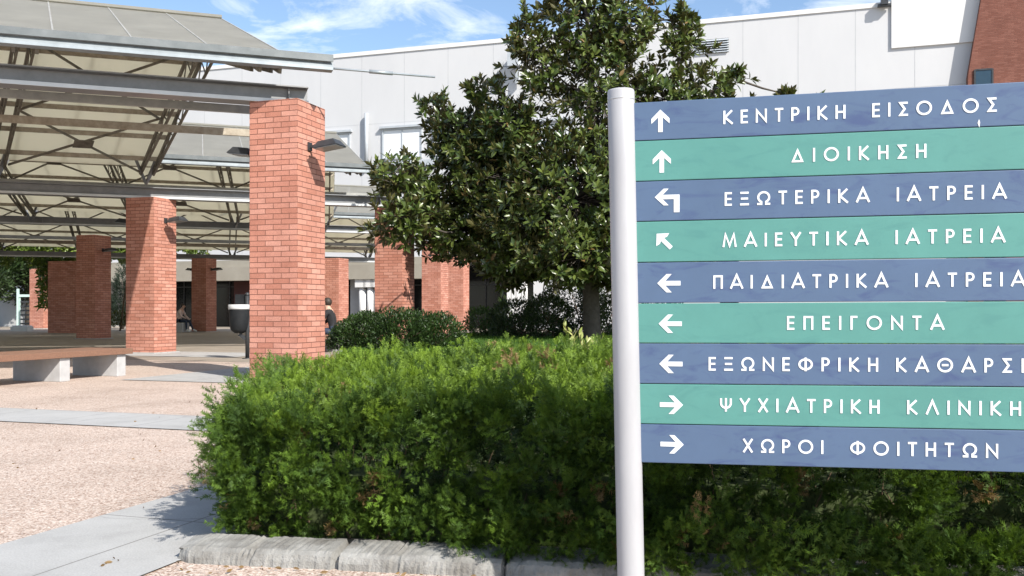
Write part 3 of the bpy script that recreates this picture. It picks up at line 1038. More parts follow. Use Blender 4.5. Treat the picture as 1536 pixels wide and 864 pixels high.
# ================================================================== PEOPLE
def person(label, loc, face, joints, edges, radii, zones, mats, hair_c, hair_r, extra=None):
    """one continuous skinned figure; material per bone zone. local +X is where the body faces"""
    t = thing("person", label, "person", loc, (0, 0, face))
    me = bpy.data.meshes.new("body_skel")
    names = list(joints)
    verts = [joints[n] for n in names]
    eds = [(names.index(a), names.index(b)) for a, b in edges]
    rad = [radii[n] for n in names]
    # fingers: short chains rooted inside each palm
    for hnd in ('hand_l', 'hand_r'):
        h = Vector(joints[hnd]); e = Vector(joints['elbow' + hnd[-2:]])
        d = (h - e).normalized(); sd = d.cross(UP).normalized()
        for k in range(5):
            ang = (k - 2) * .018
            st = h + sd * ang + d * .02
            ln = (.05, .075, .08, .075, .055)[k]
            b = len(verts)
            kk = d if k else (d * .6 + sd * -.8).normalized()
            verts += [tuple(st), tuple(st + kk * ln * .6), tuple(st + kk * ln - UP * .02)]
            eds += [(b, b + 1), (b + 1, b + 2)]
            rad += [.010, .009, .007]
    me.from_pydata(verts, eds, [])
    ob = bpy.data.objects.new("body_skel", me); COL.objects.link(ob)
    md = ob.modifiers.new("skin", 'SKIN')
    for i, r in enumerate(rad):
        rr = r if hasattr(r, '__len__') else (r, r)
        me.skin_vertices[0].data[i].radius = rr
    roots = {names.index('pelvis')} | {len(names) + 3 * k for k in range(10)}
    for i in roots: me.skin_vertices[0].data[i].use_root = True
    sb = ob.modifiers.new("sub", 'SUBSURF'); sb.levels = 2; sb.render_levels = 2
    dg = bpy.context.evaluated_depsgraph_get()
    m2 = bpy.data.meshes.new_from_object(ob.evaluated_get(dg))
    bpy.data.objects.remove(ob)
    m2.name = "body"
    for mm in mats: m2.materials.append(mm)
    segs = [(Vector(joints[a]), Vector(joints[b]), zones.get((a, b), 0)) for a, b in edges]
    for pl in m2.polygons:
        c = pl.center; best = None
        for a, b2, zn in segs:
            ab = b2 - a; f = max(0, min(1, (c - a).dot(ab) / max(ab.length_squared, 1e-9)))
            d = (c - a - ab * f).length
            if best is None or d < best[0]: best = (d, zn)
        pl.material_index = best[1]; pl.use_smooth = True
    o = bpy.data.objects.new("body", m2); COL.objects.link(o); o.parent = t
    # hair cap and face
    bm = bmesh.new()
    bmesh.ops.create_icosphere(bm, subdivisions=3, radius=1)
    hc = Vector(hair_c)
    for v in bm.verts:
        v.co = Vector((v.co.x * hair_r[0], v.co.y * hair_r[1], v.co.z * hair_r[2]))
        if v.co.x > hair_r[0] * .35 and v.co.z < hair_r[2] * .25: v.co.x *= .25
        v.co += hc
    mh = bpy.data.meshes.new("hair"); bm.to_mesh(mh); bm.free(); mh.materials.append(M_HAIR)
    for p_ in mh.polygons: p_.use_smooth = True
    oh = bpy.data.objects.new("hair", mh); COL.objects.link(oh); oh.parent = t
    mb = MB()
    hd = Vector(joints['head'])
    mb.tube([hd + Vector((.095, 0, .03)), hd + Vector((.118, 0, -.005)), hd + Vector((.1, 0, -.02))], [.008, .014, .010], 6)
    mb.build("nose", M_SKIN, t)
    mb = MB()
    for sy in (-.035, .035):
        mb.tube([hd + Vector((.090, sy - .012, .025)), hd + Vector((.096, sy, .025)), hd + Vector((.090, sy + .012, .025))], [.004, .008, .004], 6)
    mb.tube([hd + Vector((.088, -.022, -.05)), hd + Vector((.1, 0, -.05)), hd + Vector((.088, .022, -.05))], [.003, .006, .003], 6)
    mb.build("face_features", M_HAIR, t)
    return t

EDG = [('pelvis', 'waist'), ('waist', 'chest'), ('chest', 'neck'), ('neck', 'head'), ('head', 'crown'),
       ('chest', 'sh_l'), ('sh_l', 'elbow_l'), ('elbow_l', 'hand_l'), ('chest', 'sh_r'), ('sh_r', 'elbow_r'), ('elbow_r', 'hand_r'),
       ('pelvis', 'hip_l'), ('hip_l', 'knee_l'), ('knee_l', 'ank_l'), ('ank_l', 'toe_l'),
       ('pelvis', 'hip_r'), ('hip_r', 'knee_r'), ('knee_r', 'ank_r'), ('ank_r', 'toe_r')]
RAD = dict(pelvis=(.14, .12), waist=(.125, .105), chest=(.15, .115), neck=.055, head=(.085, .095), crown=(.06, .07), sh_l=.065, sh_r=.065,
           elbow_l=.043, elbow_r=.043, hand_l=.03, hand_r=.03, hip_l=.095, hip_r=.095, knee_l=.062, knee_r=.062, ank_l=.042, ank_r=.042, toe_l=.035, toe_r=.035)
def zone(top, legs, skin, shoe):
    z = {}
    for a, b in EDG:
        if a in ('pelvis', 'waist', 'chest') and b in ('waist', 'chest', 'sh_l', 'sh_r'): z[(a, b)] = top
        elif a.startswith('sh_') or a.startswith('elbow'): z[(a, b)] = top
        elif a == 'pelvis' or a.startswith('hip') or a.startswith('knee'): z[(a, b)] = legs
        elif a.startswith('ank'): z[(a, b)] = shoe
        else: z[(a, b)] = skin
    return z
J1 = dict(pelvis=(0, 0, .52), waist=(.03, 0, .70), chest=(.12, 0, .92), neck=(.19, 0, 1.08), head=(.24, 0, 1.19), crown=(.25, 0, 1.28),
          sh_l=(.13, .19, .98), elbow_l=(.25, .23, .74), hand_l=(.46, .10, .64), sh_r=(.13, -.19, .98), elbow_r=(.25, -.23, .74), hand_r=(.46, -.10, .64),
          hip_l=(.05, .1, .50), knee_l=(.46, .14, .53), ank_l=(.66, .14, .12), toe_l=(.84, .15, .05),
          hip_r=(.05, -.1, .50), knee_r=(.45, -.12, .53), ank_r=(.46, -.13, .10), toe_r=(.64, -.14, .045))
sp = G(267.5, 43.2)
person("person in pale top, dark jeans and white shoes seated on a concrete block far back", (sp.x, sp.y, 0), R(-8), J1, EDG, RAD,
       zone(1, 2, 0, 3), [M_SKIN, M_PALEC, M_JEANS, M_SHOE], (.215, 0, 1.225), (.105, .095, .11))
blk = MB(); blk.box(-.36, .36, -.5, .5, 0, .44)
o = blk.build("concrete_block", M_BENCHC, None, bevel=.01, loc=(sp.x - .02, sp.y, 0))
tag(o, "plain grey concrete block used as a seat by the person in the pale top", "block")
J2 = dict(J1)
J2.update(chest=(.10, 0, .92), neck=(.15, 0, 1.08), head=(.19, 0, 1.19), crown=(.20, 0, 1.28), ank_l=(.44, .14, .10), toe_l=(.62, .15, .045))
person("person in black jacket and dark jeans seated beside the largest pillar", (sit.x + .07, sit.y, 0), R(176), J2, EDG, RAD,
       zone(1, 2, 0, 3), [M_SKIN, M_BLACKC, M_JEANS, M_BLACKC], (.165, 0, 1.225), (.108, .098, .115))

# ================================================================== DIRECTION SIGN
SD = Vector((.977, -.213, 0)).normalized()
SNRM = Vector((-SD.y * -1, -SD.x, 0)).normalized()        # towards the camera
if SNRM.y > 0: SNRM = -SNRM
S0 = G(955, 3.10)
def plane_st(px, py):
    """sign-plane coordinates (along, height) of a measured photo point"""
    u = (px - 768) / FPX
    # S0 + SD*s has x = u*y
    s = (u * S0.y - S0.x) / (SD.x - u * SD.y)
    z = S0.y + SD.y * s
    return s, CAMH + (HZ - py) / FPX * z
sign = thing("direction_sign", "big blue and green striped hospital direction sign with white Greek lettering on white posts", "sign", (S0.x, S0.y, 0))
def sp3(s, h, out=0.0):
    return SD * s + UP * h + SNRM * out
yl = [155, 212.5, 273, 333, 394, 455, 514.5, 575, 635, 693]
yr = [123.5, 189, 255, 319.5, 386, 451.5, 516, 580, 644.5, 708]
S_END = 1.30
bounds = []
for a, b in zip(yl, yr):
    s0, h0 = plane_st(955 + (a - 155) / 538 * 10, a); s1, h1 = plane_st(1536, b)
    k = (h1 - h0) / (s1 - s0)
    bounds.append((s0, h0, k))
def bh(i, s):
    s0, h0, k = bounds[i]; return h0 + k * (s - s0)

LET = {
 'Α': (.82, [[(0, 0), (.41, 1), (.82, 0)], [(.17, .30), (.65, .30)]]),
 'Γ': (.46, [[(.07, 0), (.07, .93), (.46, .93)]]),
 'Δ': (.88, [[(.13, .07), (.44, .84), (.75, .07), 'c']]),
 'Ε': (.50, [[(.50, .93), (.07, .93), (.07, .07), (.50, .07)], [(.07, .5), (.47, .5)]]),
 'Η': (.66, [[(.07, 0), (.07, 1)], [(.59, 0), (.59, 1)], [(.07, .5), (.59, .5)]]),
 'Θ': (.98, ['o', [(.28, .5), (.70, .5)]]),
 'Ι': (.14, [[(.07, 0), (.07, 1)]]),
 'Κ': (.66, [[(.07, 0), (.07, 1)], [(.60, 1), (.12, .5), (.64, 0)]]),
 'Λ': (.80, [[(.03, 0), (.40, .96), (.77, 0)]]),
 'Μ': (.96, [[(.05, 0), (.19, .95), (.48, .1), (.77, .95), (.91, 0)]]),
 'Ν': (.76, [[(.07, 0), (.07, .90), (.69, .10), (.69, 1)]]),
 'Ξ': (.62, [[(.02, .93), (.60, .93)], [(.06, .5), (.56, .5)], [(0, .07), (.62, .07)]]),
 'Ο': (.98, ['o']),
 'Π': (.66, [[(.07, 0), (.07, .93), (.59, .93), (.59, 0)]]),
 'Ρ': (.54, [[(.07, 0), (.07, 1)], 'p']),
 'Σ': (.60, [[(.58, .93), (.10, .93), (.38, .5), (.10, .07), (.60, .07)]]),
 'Τ': (.58, [[(0, .93), (.58, .93)], [(.29, 0), (.29, .93)]]),
 'Υ': (.70, [[(.03, 1), (.35, .48), (.67, 1)], [(.35, 0), (.35, .5)]]),
 'Φ': (.98, ['f', [(.49, .0), (.49, 1.0)]]),
 'Χ': (.70, [[(.05, 0), (.65, 1)], [(.05, 1), (.65, 0)]]),
 'Ψ': (.82, ['u', [(.41, 0), (.41, 1)]]),
 'Ω': (.90, ['w']),
}
TH = .150
def arc(cx, cy, rx, ry, a0, a1, n=20):
    return [(cx + rx * math.cos(R(a0 + (a1 - a0) * i / n)), cy + ry * math.sin(R(a0 + (a1 - a0) * i / n))) for i in range(n + 1)]
def strokes(ch):
    w, ss = LET[ch]
    out = []
    for q in ss:
        if q == 'o': out.append((arc(.49, .5, .43, .44, 90, 450, 32)[:-1], True))
        elif q == 'f': out.append((arc(.49, .5, .42, .36, 90, 450, 32)[:-1], True))
        elif q == 'p': out.append(([(.07, .93)] + arc(.26, .695, .215, .235, 90, -90, 14) + [(.07, .46)], False))
        elif q == 'u': out.append((([(.07, .98)] + arc(.41, .62, .34, .34, 180, 360, 16) + [(.75, .98)]), False))
        elif q == 'w':
            out.append(([(0.0, .07), (.285, .07)] + arc(.45, .56, .375, .375, -116, -424, 26)[0:] + [(.615, .07), (.90, .07)], False))
        elif q[-1] == 'c': out.append((q[:-1], True))
        else: out.append((q, False))
    return w, out
def ribbon(pts, closed, th):
    """offset polygon ring pairs of a polyline with mitred joints"""
    n = len(pts); L = []; Rr = []
    for i in range(n):
        p = Vector((*pts[i], 0))
        a = Vector((*pts[(i - 1) % n], 0)) if (closed or i > 0) else None
        c = Vector((*pts[(i + 1) % n], 0)) if (closed or i < n - 1) else None
        d1 = (p - a).normalized() if a is not None else (c - p).normalized()
        d2 = (c - p).normalized() if c is not None else d1
        n1 = Vector((-d1.y, d1.x, 0)); n2 = Vector((-d2.y, d2.x, 0))
        m = (n1 + n2)
        m = m.normalized() if m.length > 1e-3 else n1
        k = min(1 / max(m.dot(n1), .3), 2.6)
        L.append(p + m * th / 2 * k); Rr.append(p - m * th / 2 * k)
    return L, Rr
def add_poly_strip(mb, Lp, Rp, closed, tf, out, thick=.0012):
    n = len(Lp); b = len(mb.v)
    for lp_, rp_ in zip(Lp, Rp):
        for q, o_ in ((lp_, out), (rp_, out), (rp_, out - thick), (lp_, out - thick)):
            mb.v.append(tuple(tf(q.x, q.y, o_)))
    for i in range(n if closed else n - 1):
        j = (i + 1) % n; a = b + 4 * i; c = b + 4 * j
        mb.face((a, a + 1, c + 1, c)); mb.face((a + 1, a + 2, c + 2, c + 1)); mb.face((a + 3, a, c, c + 3))
    if not closed:
        mb.face((b, b + 3, b + 2, b + 1)); e = b + 4 * (n - 1); mb.face((e, e + 1, e + 2, e + 3))

ROWS = [("ΚΕΝΤΡΙΚΗ ΕΙΣΟΔΟΣ", 1085, 1493), ("ΔΙΟΙΚΗΣΗ", 1186, 1388), ("ΕΞΩΤΕΡΙΚΑ ΙΑΤΡΕΙΑ", 1087, 1507), ("ΜΑΙΕΥΤΙΚΑ ΙΑΤΡΕΙΑ", 1084, 1505),
        ("ΠΑΙΔΙΑΤΡΙΚΑ ΙΑΤΡΕΙΑ", 1070, 1535), ("ΕΠΕΙΓΟΝΤΑ", 1180, 1414), ("ΕΞΩΝΕΦΡΙΚΗ ΚΑΘΑΡΣΗ", 1063, 1546), ("ΨΥΧΙΑΤΡΙΚΗ ΚΛΙΝΙΚΗ", 1080, 1529), ("ΧΩΡΟΙ ΦΟΙΤΗΤΩΝ", 1114, 1495)]
ARROWS = [('up', 991, 167, 199), ('up', 993, 227, 260), ('turn', 1001, 284, 321), ('nw', 997, 349, 376), ('left', 1004, 412, 438), ('left', 1006, 472, 499), ('left', 1007, 532, 559), ('right', 1007, 594, 619), ('right', 1008, 652, 679)]
OUTP = .014          # front of the panels
def lettering(row, text, pxa, pxb, parent):
    mid_s = plane_st((pxa + pxb) / 2, 300)[0]
    s0 = plane_st(pxa, 300)[0]; s1 = plane_st(pxb, 300)[0]
    k = (bounds[row][2] + bounds[row + 1][2]) / 2
    hm = (bh(row, mid_s) + bh(row + 1, mid_s)) / 2
    cap = .0435; WF = 1.04
    sp_w = {6: .02}.get(row, .70)
    base = sum((LET[c][0] * WF if c != ' ' else sp_w) for c in text) * cap
    gaps = len(text) - 1
    trk = ((s1 - s0) - base) / gaps
    mb = MB(); x = s0; lay = 0
    for c in text:
        if c == ' ': x += sp_w * cap + trk; continue
        w, ss = strokes(c)
        for pts, cl in ss:
            pts = [(p[0] * WF, p[1]) for p in pts]
            Lp, Rp = ribbon(pts, cl, TH)
            lay = (lay + 1) % 3
            def tf(a, b_, o_, x=x):
                s = x + a * cap
                return sp3(s, hm - cap / 2 + b_ * cap + k * (s - mid_s), o_)
            add_poly_strip(mb, Lp, Rp, cl, tf, OUTP + .0014 + .0002 * lay)
        x += w * WF * cap + trk
    return mb.build("lettering", M_LETTER, parent)
def arrow(kind, pxc, y0, y1, row, parent):
    sc, hc = plane_st(pxc, (y0 + y1) / 2)
    size = .036
    head = [[(-.40, .0), (0, .44), (.40, 0)]]
    mb = MB()
    def rot(p, a): return (p[0] * math.cos(a) - p[1] * math.sin(a), p[0] * math.sin(a) + p[1] * math.cos(a))
    def put(poly, a, lay, sx=1.0):
        pts = [rot(p, a) for p in poly]
        kk = .082 * sx
        def tf(p, o_): return sp3(sc + p[0] * kk, hc + p[1] * kk, o_)
        b = len(mb.v); n = len(pts)
        mb.v += [tuple(tf(p, OUTP + .0015 + .0002 * lay)) for p in pts] + [tuple(tf(p, OUTP + .0003)) for p in pts]
        mb.face(range(b, b + n))
        for i in range(n):
            j = (i + 1) % n; mb.face((b + i, b + n + i, b + n + j, b + j))
    # outlined arrow pointing up: head of two thick slanted arms and a stem
    full = [(0, .46), (.36, .10), (.36, -.10), (.09, .15), (.09, -.44), (-.09, -.44), (-.09, .15), (-.36, -.10), (-.36, .10)]
    if kind in ('up', 'left', 'right', 'nw'):
        a = {'up': 0, 'left': R(90), 'right': R(-90), 'nw': R(45)}[kind]
        if kind == 'nw': put([(0, .46), (.38, .10), (.2, .06), (.09, .12), (.09, -.40), (-.09, -.40), (-.09, .12), (-.2, .06), (-.38, .10)], a, 0, .95)
        else: put(full, a, 0, 1.0 if kind == 'up' else 1.02)
    else:
        # up, then left
        put([(-.50, .17), (-.14, .51), (.06, .51), (-.18, .26), (.5, .26), (.5, -.46), (.27, -.46), (.27, .08), (-.18, .08), (.06, -.17), (-.14, -.17)], 0, 0, .98)
    return mb.build("arrow", M_LETTER, parent)
for i in range(9):
    mb = MB()
    gap = .0011
    st0 = bounds[i][0] - .02; st1 = bounds[i + 1][0] - .02
    pts = [sp3(st1, bh(i + 1, st1) + gap, OUTP), sp3(S_END, bh(i + 1, S_END) + gap, OUTP), sp3(S_END, bh(i, S_END) - gap, OUTP), sp3(st0, bh(i, st0) - gap, OUTP)]
    mb.prism(pts, -SNRM * .028)
    pn = mb.build("sign_panel", M_BLUE if i % 2 == 0 else M_GREEN, sign, bevel=.0022)
    pn["label"] = ("slate blue" if i % 2 == 0 else "sea green") + " stripe panel with white text"
    lettering(i, *ROWS[i], pn)
    arrow(*ARROWS[i], i, pn)
mb = MB()
mb.obox(sp3(.30, (bh(0, .3) + bh(9, .3)) / 2, -.024), SD * .03, SNRM * .008, UP * .55)
mb.obox(sp3(1.1, (bh(0, 1.1) + bh(9, 1.1)) / 2, -.024), SD * .03, SNRM * .008, UP * .55)
mb.build("back_rail", M_BACKP, sign)
# posts, leaning a little
def post(pxt, pyt, pxb, pyb, zz=None):
    st, ht = plane_st(pxt, pyt); sb, hb = plane_st(pxb, pyb)
    k = (st - sb) / (ht - hb)
    s_at = lambda h: sb + k * (h - hb)
    hs = [-.1, 0, .3, .6, .9, 1.2, 1.5, ht - .006, ht]
    mb = MB()
    rr = [.0448] * (len(hs) - 1) + [.0425]
    mb.tube([sp3(s_at(h) , h, .004) for h in hs], rr, 40)
    o = mb.build("post", M_POST, sign)
    mb = MB(); h = ht - .035
    mb.tube([sp3(s_at(h), h, .004), sp3(s_at(h + .004), h + .004, .004)], .0453, 40)
    mb.build("cap_ring", M_BACKP, o)
    return o
post(931.5, 136, 946.5, 864)
post(1634, 128, 1650, 864)
# a flake of white on the top stripe
sx, hx = plane_st(1466, 186)
mb = MB(); mb.prism([sp3(sx - .003, hx, OUTP + .0006), sp3(sx + .002, hx - .014, OUTP + .0006), sp3(sx + .004, hx + .002, OUTP + .0006), sp3(sx + .001, hx + .012, OUTP + .0006)], SNRM * .0006)
mb.build("paint_chip", M_LETTER, sign)

# ================================================================== HEDGE
def make_hedge():
    t = thing("hedge", "clipped bright green cypress hedge behind the stone kerb and the sign", "hedge", (-1.3, 4.0, 0))
    O = np.array([-1.305, 4.02, 0]); d = np.array([.987, -.16, 0]); d /= np.linalg.norm(d); r = np.array([-.085, .996, 0])
    L, Dp = 4.9, 2.25
    def surf(n, which):
        if which in ('front', 'skirt'):
            s = rng.uniform(0, L, n); h = rng.uniform(0.02, .70, n)
            if which == 'skirt':
                s = rng.uniform(1.0, L, n); h = rng.uniform(.05, .2, n)
            q = np.full(n, 0.0)
            nrm = np.tile(-r, (n, 1))
        elif which == 'top':
            s = rng.uniform(0, L, n); q = rng.uniform(0, Dp, n)
            h = np.full(n, .0); nrm = np.tile([0, 0, 1.0], (n, 1))
        elif which == 'end':
            q = rng.uniform(0, Dp, n); h = rng.uniform(.05, .66, n); s = np.full(n, 0.0)
            nrm = np.tile(-d, (n, 1))
        else:
            s = rng.uniform(0, L, n); h = rng.uniform(.2, .7, n); q = np.full(n, Dp); nrm = np.tile(r, (n, 1))
        top = .565 + .115 * np.clip(s / 1.3, 0, 1) + .105 * np.clip(q / Dp, 0, 1)
        if which == 'top': h = top
        else: h = np.minimum(h, top)
        # round the shoulders: pull points near edges inward
        nrm = nrm.astype(float)
        rad = .13
        es = np.clip(1 - s / rad, 0, 1); ef = np.clip(1 - q / rad, 0, 1); et = np.clip(1 - (top - h) / rad, 0, 1)
        if which in ('front', 'skirt'):
            q = q + rad * (1 - np.sqrt(1 - np.clip(et, 0, .98) ** 2)) + rad * (1 - np.sqrt(1 - np.clip(es, 0, .98) ** 2)) * .8
            nrm += et[:, None] * np.array([0, 0, 1.0]) + es[:, None] * -d
            q = q + .10 * np.clip(1 - h / .25, 0, 1) * (s < .9) - .20 * np.clip((s - .9) / 1.2, 0, 1) - .12 * np.clip((s - 1.1) / .5, 0, 1) * np.clip(1 - h / .25, 0, 1) - (.07 if which == 'skirt' else 0)
        if which == 'top':
            h = h - rad * (1 - np.sqrt(1 - np.clip(ef, 0, .98) ** 2)) * .8 - rad * (1 - np.sqrt(1 - np.clip(es, 0, .98) ** 2))
            nrm += ef[:, None] * -r + es[:, None] * -d
        if which == 'end':
            s = s + rad * (1 - np.sqrt(1 - np.clip(et, 0, .98) ** 2)) + rad * (1 - np.sqrt(1 - np.clip(ef, 0, .98) ** 2))
            nrm += et[:, None] * np.array([0, 0, 1.0]) + ef[:, None] * -r
            s = s + .10 * np.clip(1 - h / .38, 0, 1)
        nrm /= np.linalg.norm(nrm, axis=1, keepdims=True)
        p = O + s[:, None] * d + q[:, None] * r + h[:, None] * np.array([0, 0, 1.0])
        return p, nrm
    v, fc, tip = frond_shape(5, 3)
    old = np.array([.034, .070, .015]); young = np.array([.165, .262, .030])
    org = np.array([-1.3, 4.0, 0])
    Pf, Af, Tf, Sf = [], [], [], []
    for w, n in (('front', 1060), ('skirt', 330), ('top', 2000), ('end', 560), ('back', 260)):
        p, nn = surf(n, w)
        l1 = lump(p, 5, 7.0); l2 = lump(p, 9, 19.0)
        p = p + nn * (.028 * l1 + .030 * l2 - .075 - rng.exponential(.022, n))[:, None]
        ax = nn * .9 + np.array([0, 0, .45]) - d * .18 + rng.normal(size=p.shape) * .36
        ax /= np.linalg.norm(ax, axis=1, keepdims=True)
        ln = (rng.gamma(6.0, .019, n).clip(.05, .20) * .85) if w == 'top' else rng.gamma(3.2, .037, n).clip(.045, .24)
        base_f = np.clip(.30 + .30 * lump(p, 77, 9.0) + .20 * rng.normal(size=n) + (.25 if w == 'top' else 0), 0, 1)  # top sprays lean lighter, partly standing in for sunlight on them
        per = 34
        i = np.repeat(np.arange(n), per); m = len(i)
        t_ = rng.random(m) ** .75
        rad_ = rng.normal(size=(m, 3))
        rad_ -= (rad_ * ax[i]).sum(1, keepdims=True) * ax[i]
        rad_ /= np.linalg.norm(rad_, axis=1, keepdims=True)
        wd = .40 * ln[i] * (1 - .72 * t_) * rng.random(m) ** .5
        q = p[i] + ax[i] * (t_ * ln[i])[:, None] + rad_ * wd[:, None]
        da = ax[i] * .9 + rad_ * (.75 * (1 - .55 * t_))[:, None] + rng.normal(size=(m, 3)) * .22
        ff = np.clip(base_f[i] + rng.normal(size=m) * .14, 0, 1)[:, None]
        yg = young if w == 'top' else np.array([.112, .198, .024])  # top: yellower young growth, with sunlit brightness put into the tint
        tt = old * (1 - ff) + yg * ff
        dead = rng.random(n) < .022
        dm = dead[i]
        tt[dm] = np.array([.20, .14, .07]) * rng.uniform(.5, 1.5, (dm.sum(), 1))
        Pf.append(q); Af.append(da); Tf.append(tt); Sf.append(rng.uniform(.026, .056, m))
    p = np.concatenate(Pf); p[:, 2] = np.maximum(p[:, 2], .03)
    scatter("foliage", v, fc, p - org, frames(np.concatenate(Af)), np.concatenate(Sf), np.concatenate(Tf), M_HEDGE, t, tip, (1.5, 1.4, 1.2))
    # inner foliage, older and sparser, with the shade of the gaps in its darker tint
    n = 12000
    s = rng.uniform(.13, L, n); q = np.where(s > 1.5, -.08, .02) + rng.uniform(.10, Dp - .1, n); h = rng.uniform(.03, .50, n) + .10 * np.clip(s / 1.3, 0, 1)
    pi = O + s[:, None] * d + q[:, None] * r + h[:, None] * np.array([0, 0, 1.0])
    roti = frames(rng.normal(size=(n, 3)) + np.array([0, 0, .5]))
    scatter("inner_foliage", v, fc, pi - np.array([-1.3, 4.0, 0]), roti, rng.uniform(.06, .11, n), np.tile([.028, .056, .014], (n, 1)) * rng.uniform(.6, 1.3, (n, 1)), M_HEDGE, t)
    # twigs
    mb = MB(); g2 = random.Random(4)
    for i in range(420):
        s = g2.uniform(.15, L); q = g2.uniform(.22, 1.2)
        b = Vector(O + s * d + q * r) - Vector((-1.3, 4.0, 0))
        tp = b + Vector((g2.uniform(-.15, .15), g2.uniform(-.12, .10), g2.uniform(.2, .46)))
        mid = b.lerp(tp, .5) + Vector((g2.uniform(-.03, .03), g2.uniform(-.03, .03), 0))
        mb.tube([b, mid, tp], [.007, .005, .002], 5, caps=False)
    mb.build("stems", M_TWIG, t)
    return t
make_hedge()

# ================================================================== LEAFY PLANTS
def leaf_cloud(parent, org, blobs, n_per_m2, leaf, col_a, col_b, mat, shape, shell=(.72, 1.0), up=.5, outw=.8, noise_f=4.0, noise_a=.14, name="foliage", grp_n=1, minh=None):
    """leaves over ellipsoid masses (centre, radii), all centred on org"""
    ps, ns = [], []
    for c, rr in blobs:
        rr = np.array(rr, float); c = np.array(c, float)
        area = 4 * math.pi * ((rr[0] * rr[1]) ** 1.6 / 3 + (rr[0] * rr[2]) ** 1.6 / 3 + (rr[1] * rr[2]) ** 1.6 / 3) ** (1 / 1.6)
        n = int(area * n_per_m2)
        u = rng.normal(size=(n, 3)); u /= np.linalg.norm(u, axis=1, keepdims=True)
        k = rng.uniform(shell[0] ** 2, shell[1] ** 2, n) ** .5
        p = c + u * rr * k[:, None]
        nr = u / rr; nr /= np.linalg.norm(nr, axis=1, keepdims=True)
        p = p + nr * (lump(p, 21, noise_f) * noise_a)[:, None] * rr.mean()
        ps.append(p); ns.append(nr)
    p = np.concatenate(ps); nr = np.concatenate(ns)
    if minh is not None:
        kp = p[:, 2] > minh; p, nr = p[kp], nr[kp]
    ax = nr * outw + np.array([0, 0, up]) + rng.normal(size=p.shape) * .5
    rot = frames(ax)
    f = np.clip(.5 + .5 * lump(p, 33, noise_f * 1.7) + rng.normal(size=len(p)) * .25, 0, 1)[:, None]
    tint = np.array(col_a) * (1 - f) + np.array(col_b) * f
    v, fc = shape()[:2]
    return scatter(name, v, fc, p - np.array(org), rot, rng.uniform(leaf * .7, leaf * 1.3, len(p)), tint, mat, parent)

# dark rounded bush before the pillar with leaf shadow
def blob_px(px, py, z, rx, ry, rd):
    c = P(px, py, z); k = z / FPX
    return (tuple(c), (rx * k, rd, ry * k))
def shrub(name, label, cat, blobs, dens, leaf, ca, cb, shape=leaf_shape, stem=True, group=None, **kw):
    cx = np.mean([b[0][0] for b in blobs]); cy = np.mean([b[0][1] for b in blobs])
    t = thing(name, label, cat, (cx, cy, .28), group=group)
    leaf_cloud(t, (cx, cy, .28), blobs, dens, leaf, ca, cb, M_SHRUB, shape, minh=.26, **kw)
    if stem:
        mb = MB(); g2 = random.Random(5)
        for c, rr in blobs:
            for i in range(5):
                a = Vector((c[0] - cx + g2.uniform(-.3, .3) * rr[0], c[1] - cy + g2.uniform(-.3, .3) * rr[1], -.02))
                b = Vector((c[0] - cx + g2.uniform(-.7, .7) * rr[0], c[1] - cy + g2.uniform(-.7, .7) * rr[1], c[2] - .28 + rr[2] * g2.uniform(.1, .7)))
                mb.tube([a, a.lerp(b, .5) + Vector((.02, .02, .03)), b], [.022, .014, .006], 5)
        mb.build("stems", M_TWIG, t)
    return t
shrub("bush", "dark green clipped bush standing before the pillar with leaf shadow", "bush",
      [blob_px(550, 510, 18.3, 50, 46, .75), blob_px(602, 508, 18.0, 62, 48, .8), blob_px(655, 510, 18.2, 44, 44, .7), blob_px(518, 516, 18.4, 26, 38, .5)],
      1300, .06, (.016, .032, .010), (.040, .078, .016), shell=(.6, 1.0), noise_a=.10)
shrub("bush", "light green low shrub beside the farthest garden pillar", "bush", [blob_px(722, 486, 27, 26, 26, .7), blob_px(745, 492, 27.5, 26, 20, .6)], 420, .08, (.035, .07, .016), (.085, .16, .035), noise_a=.18)
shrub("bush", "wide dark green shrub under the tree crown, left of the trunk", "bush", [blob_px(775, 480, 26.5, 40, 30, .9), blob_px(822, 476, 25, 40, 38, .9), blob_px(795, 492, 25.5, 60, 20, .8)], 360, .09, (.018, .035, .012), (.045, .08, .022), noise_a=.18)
shrub("bush", "grey green feathery shrub before the white pilasters", "bush", [blob_px(800, 466, 28.5, 24, 20, .5)], 420, .10, (.09, .11, .07), (.16, .18, .12), shape=blade_shape, noise_a=.25)
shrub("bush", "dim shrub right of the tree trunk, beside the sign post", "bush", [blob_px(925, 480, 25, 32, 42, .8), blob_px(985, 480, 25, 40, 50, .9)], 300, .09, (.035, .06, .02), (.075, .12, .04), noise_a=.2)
shrub("bush", "very dark shrub deep in the shade behind the tree trunk", "bush", [blob_px(860, 458, 29, 50, 46, .9), blob_px(905, 455, 29.5, 40, 50, .9)], 300, .10, (.012, .022, .009), (.03, .05, .018), noise_a=.18)

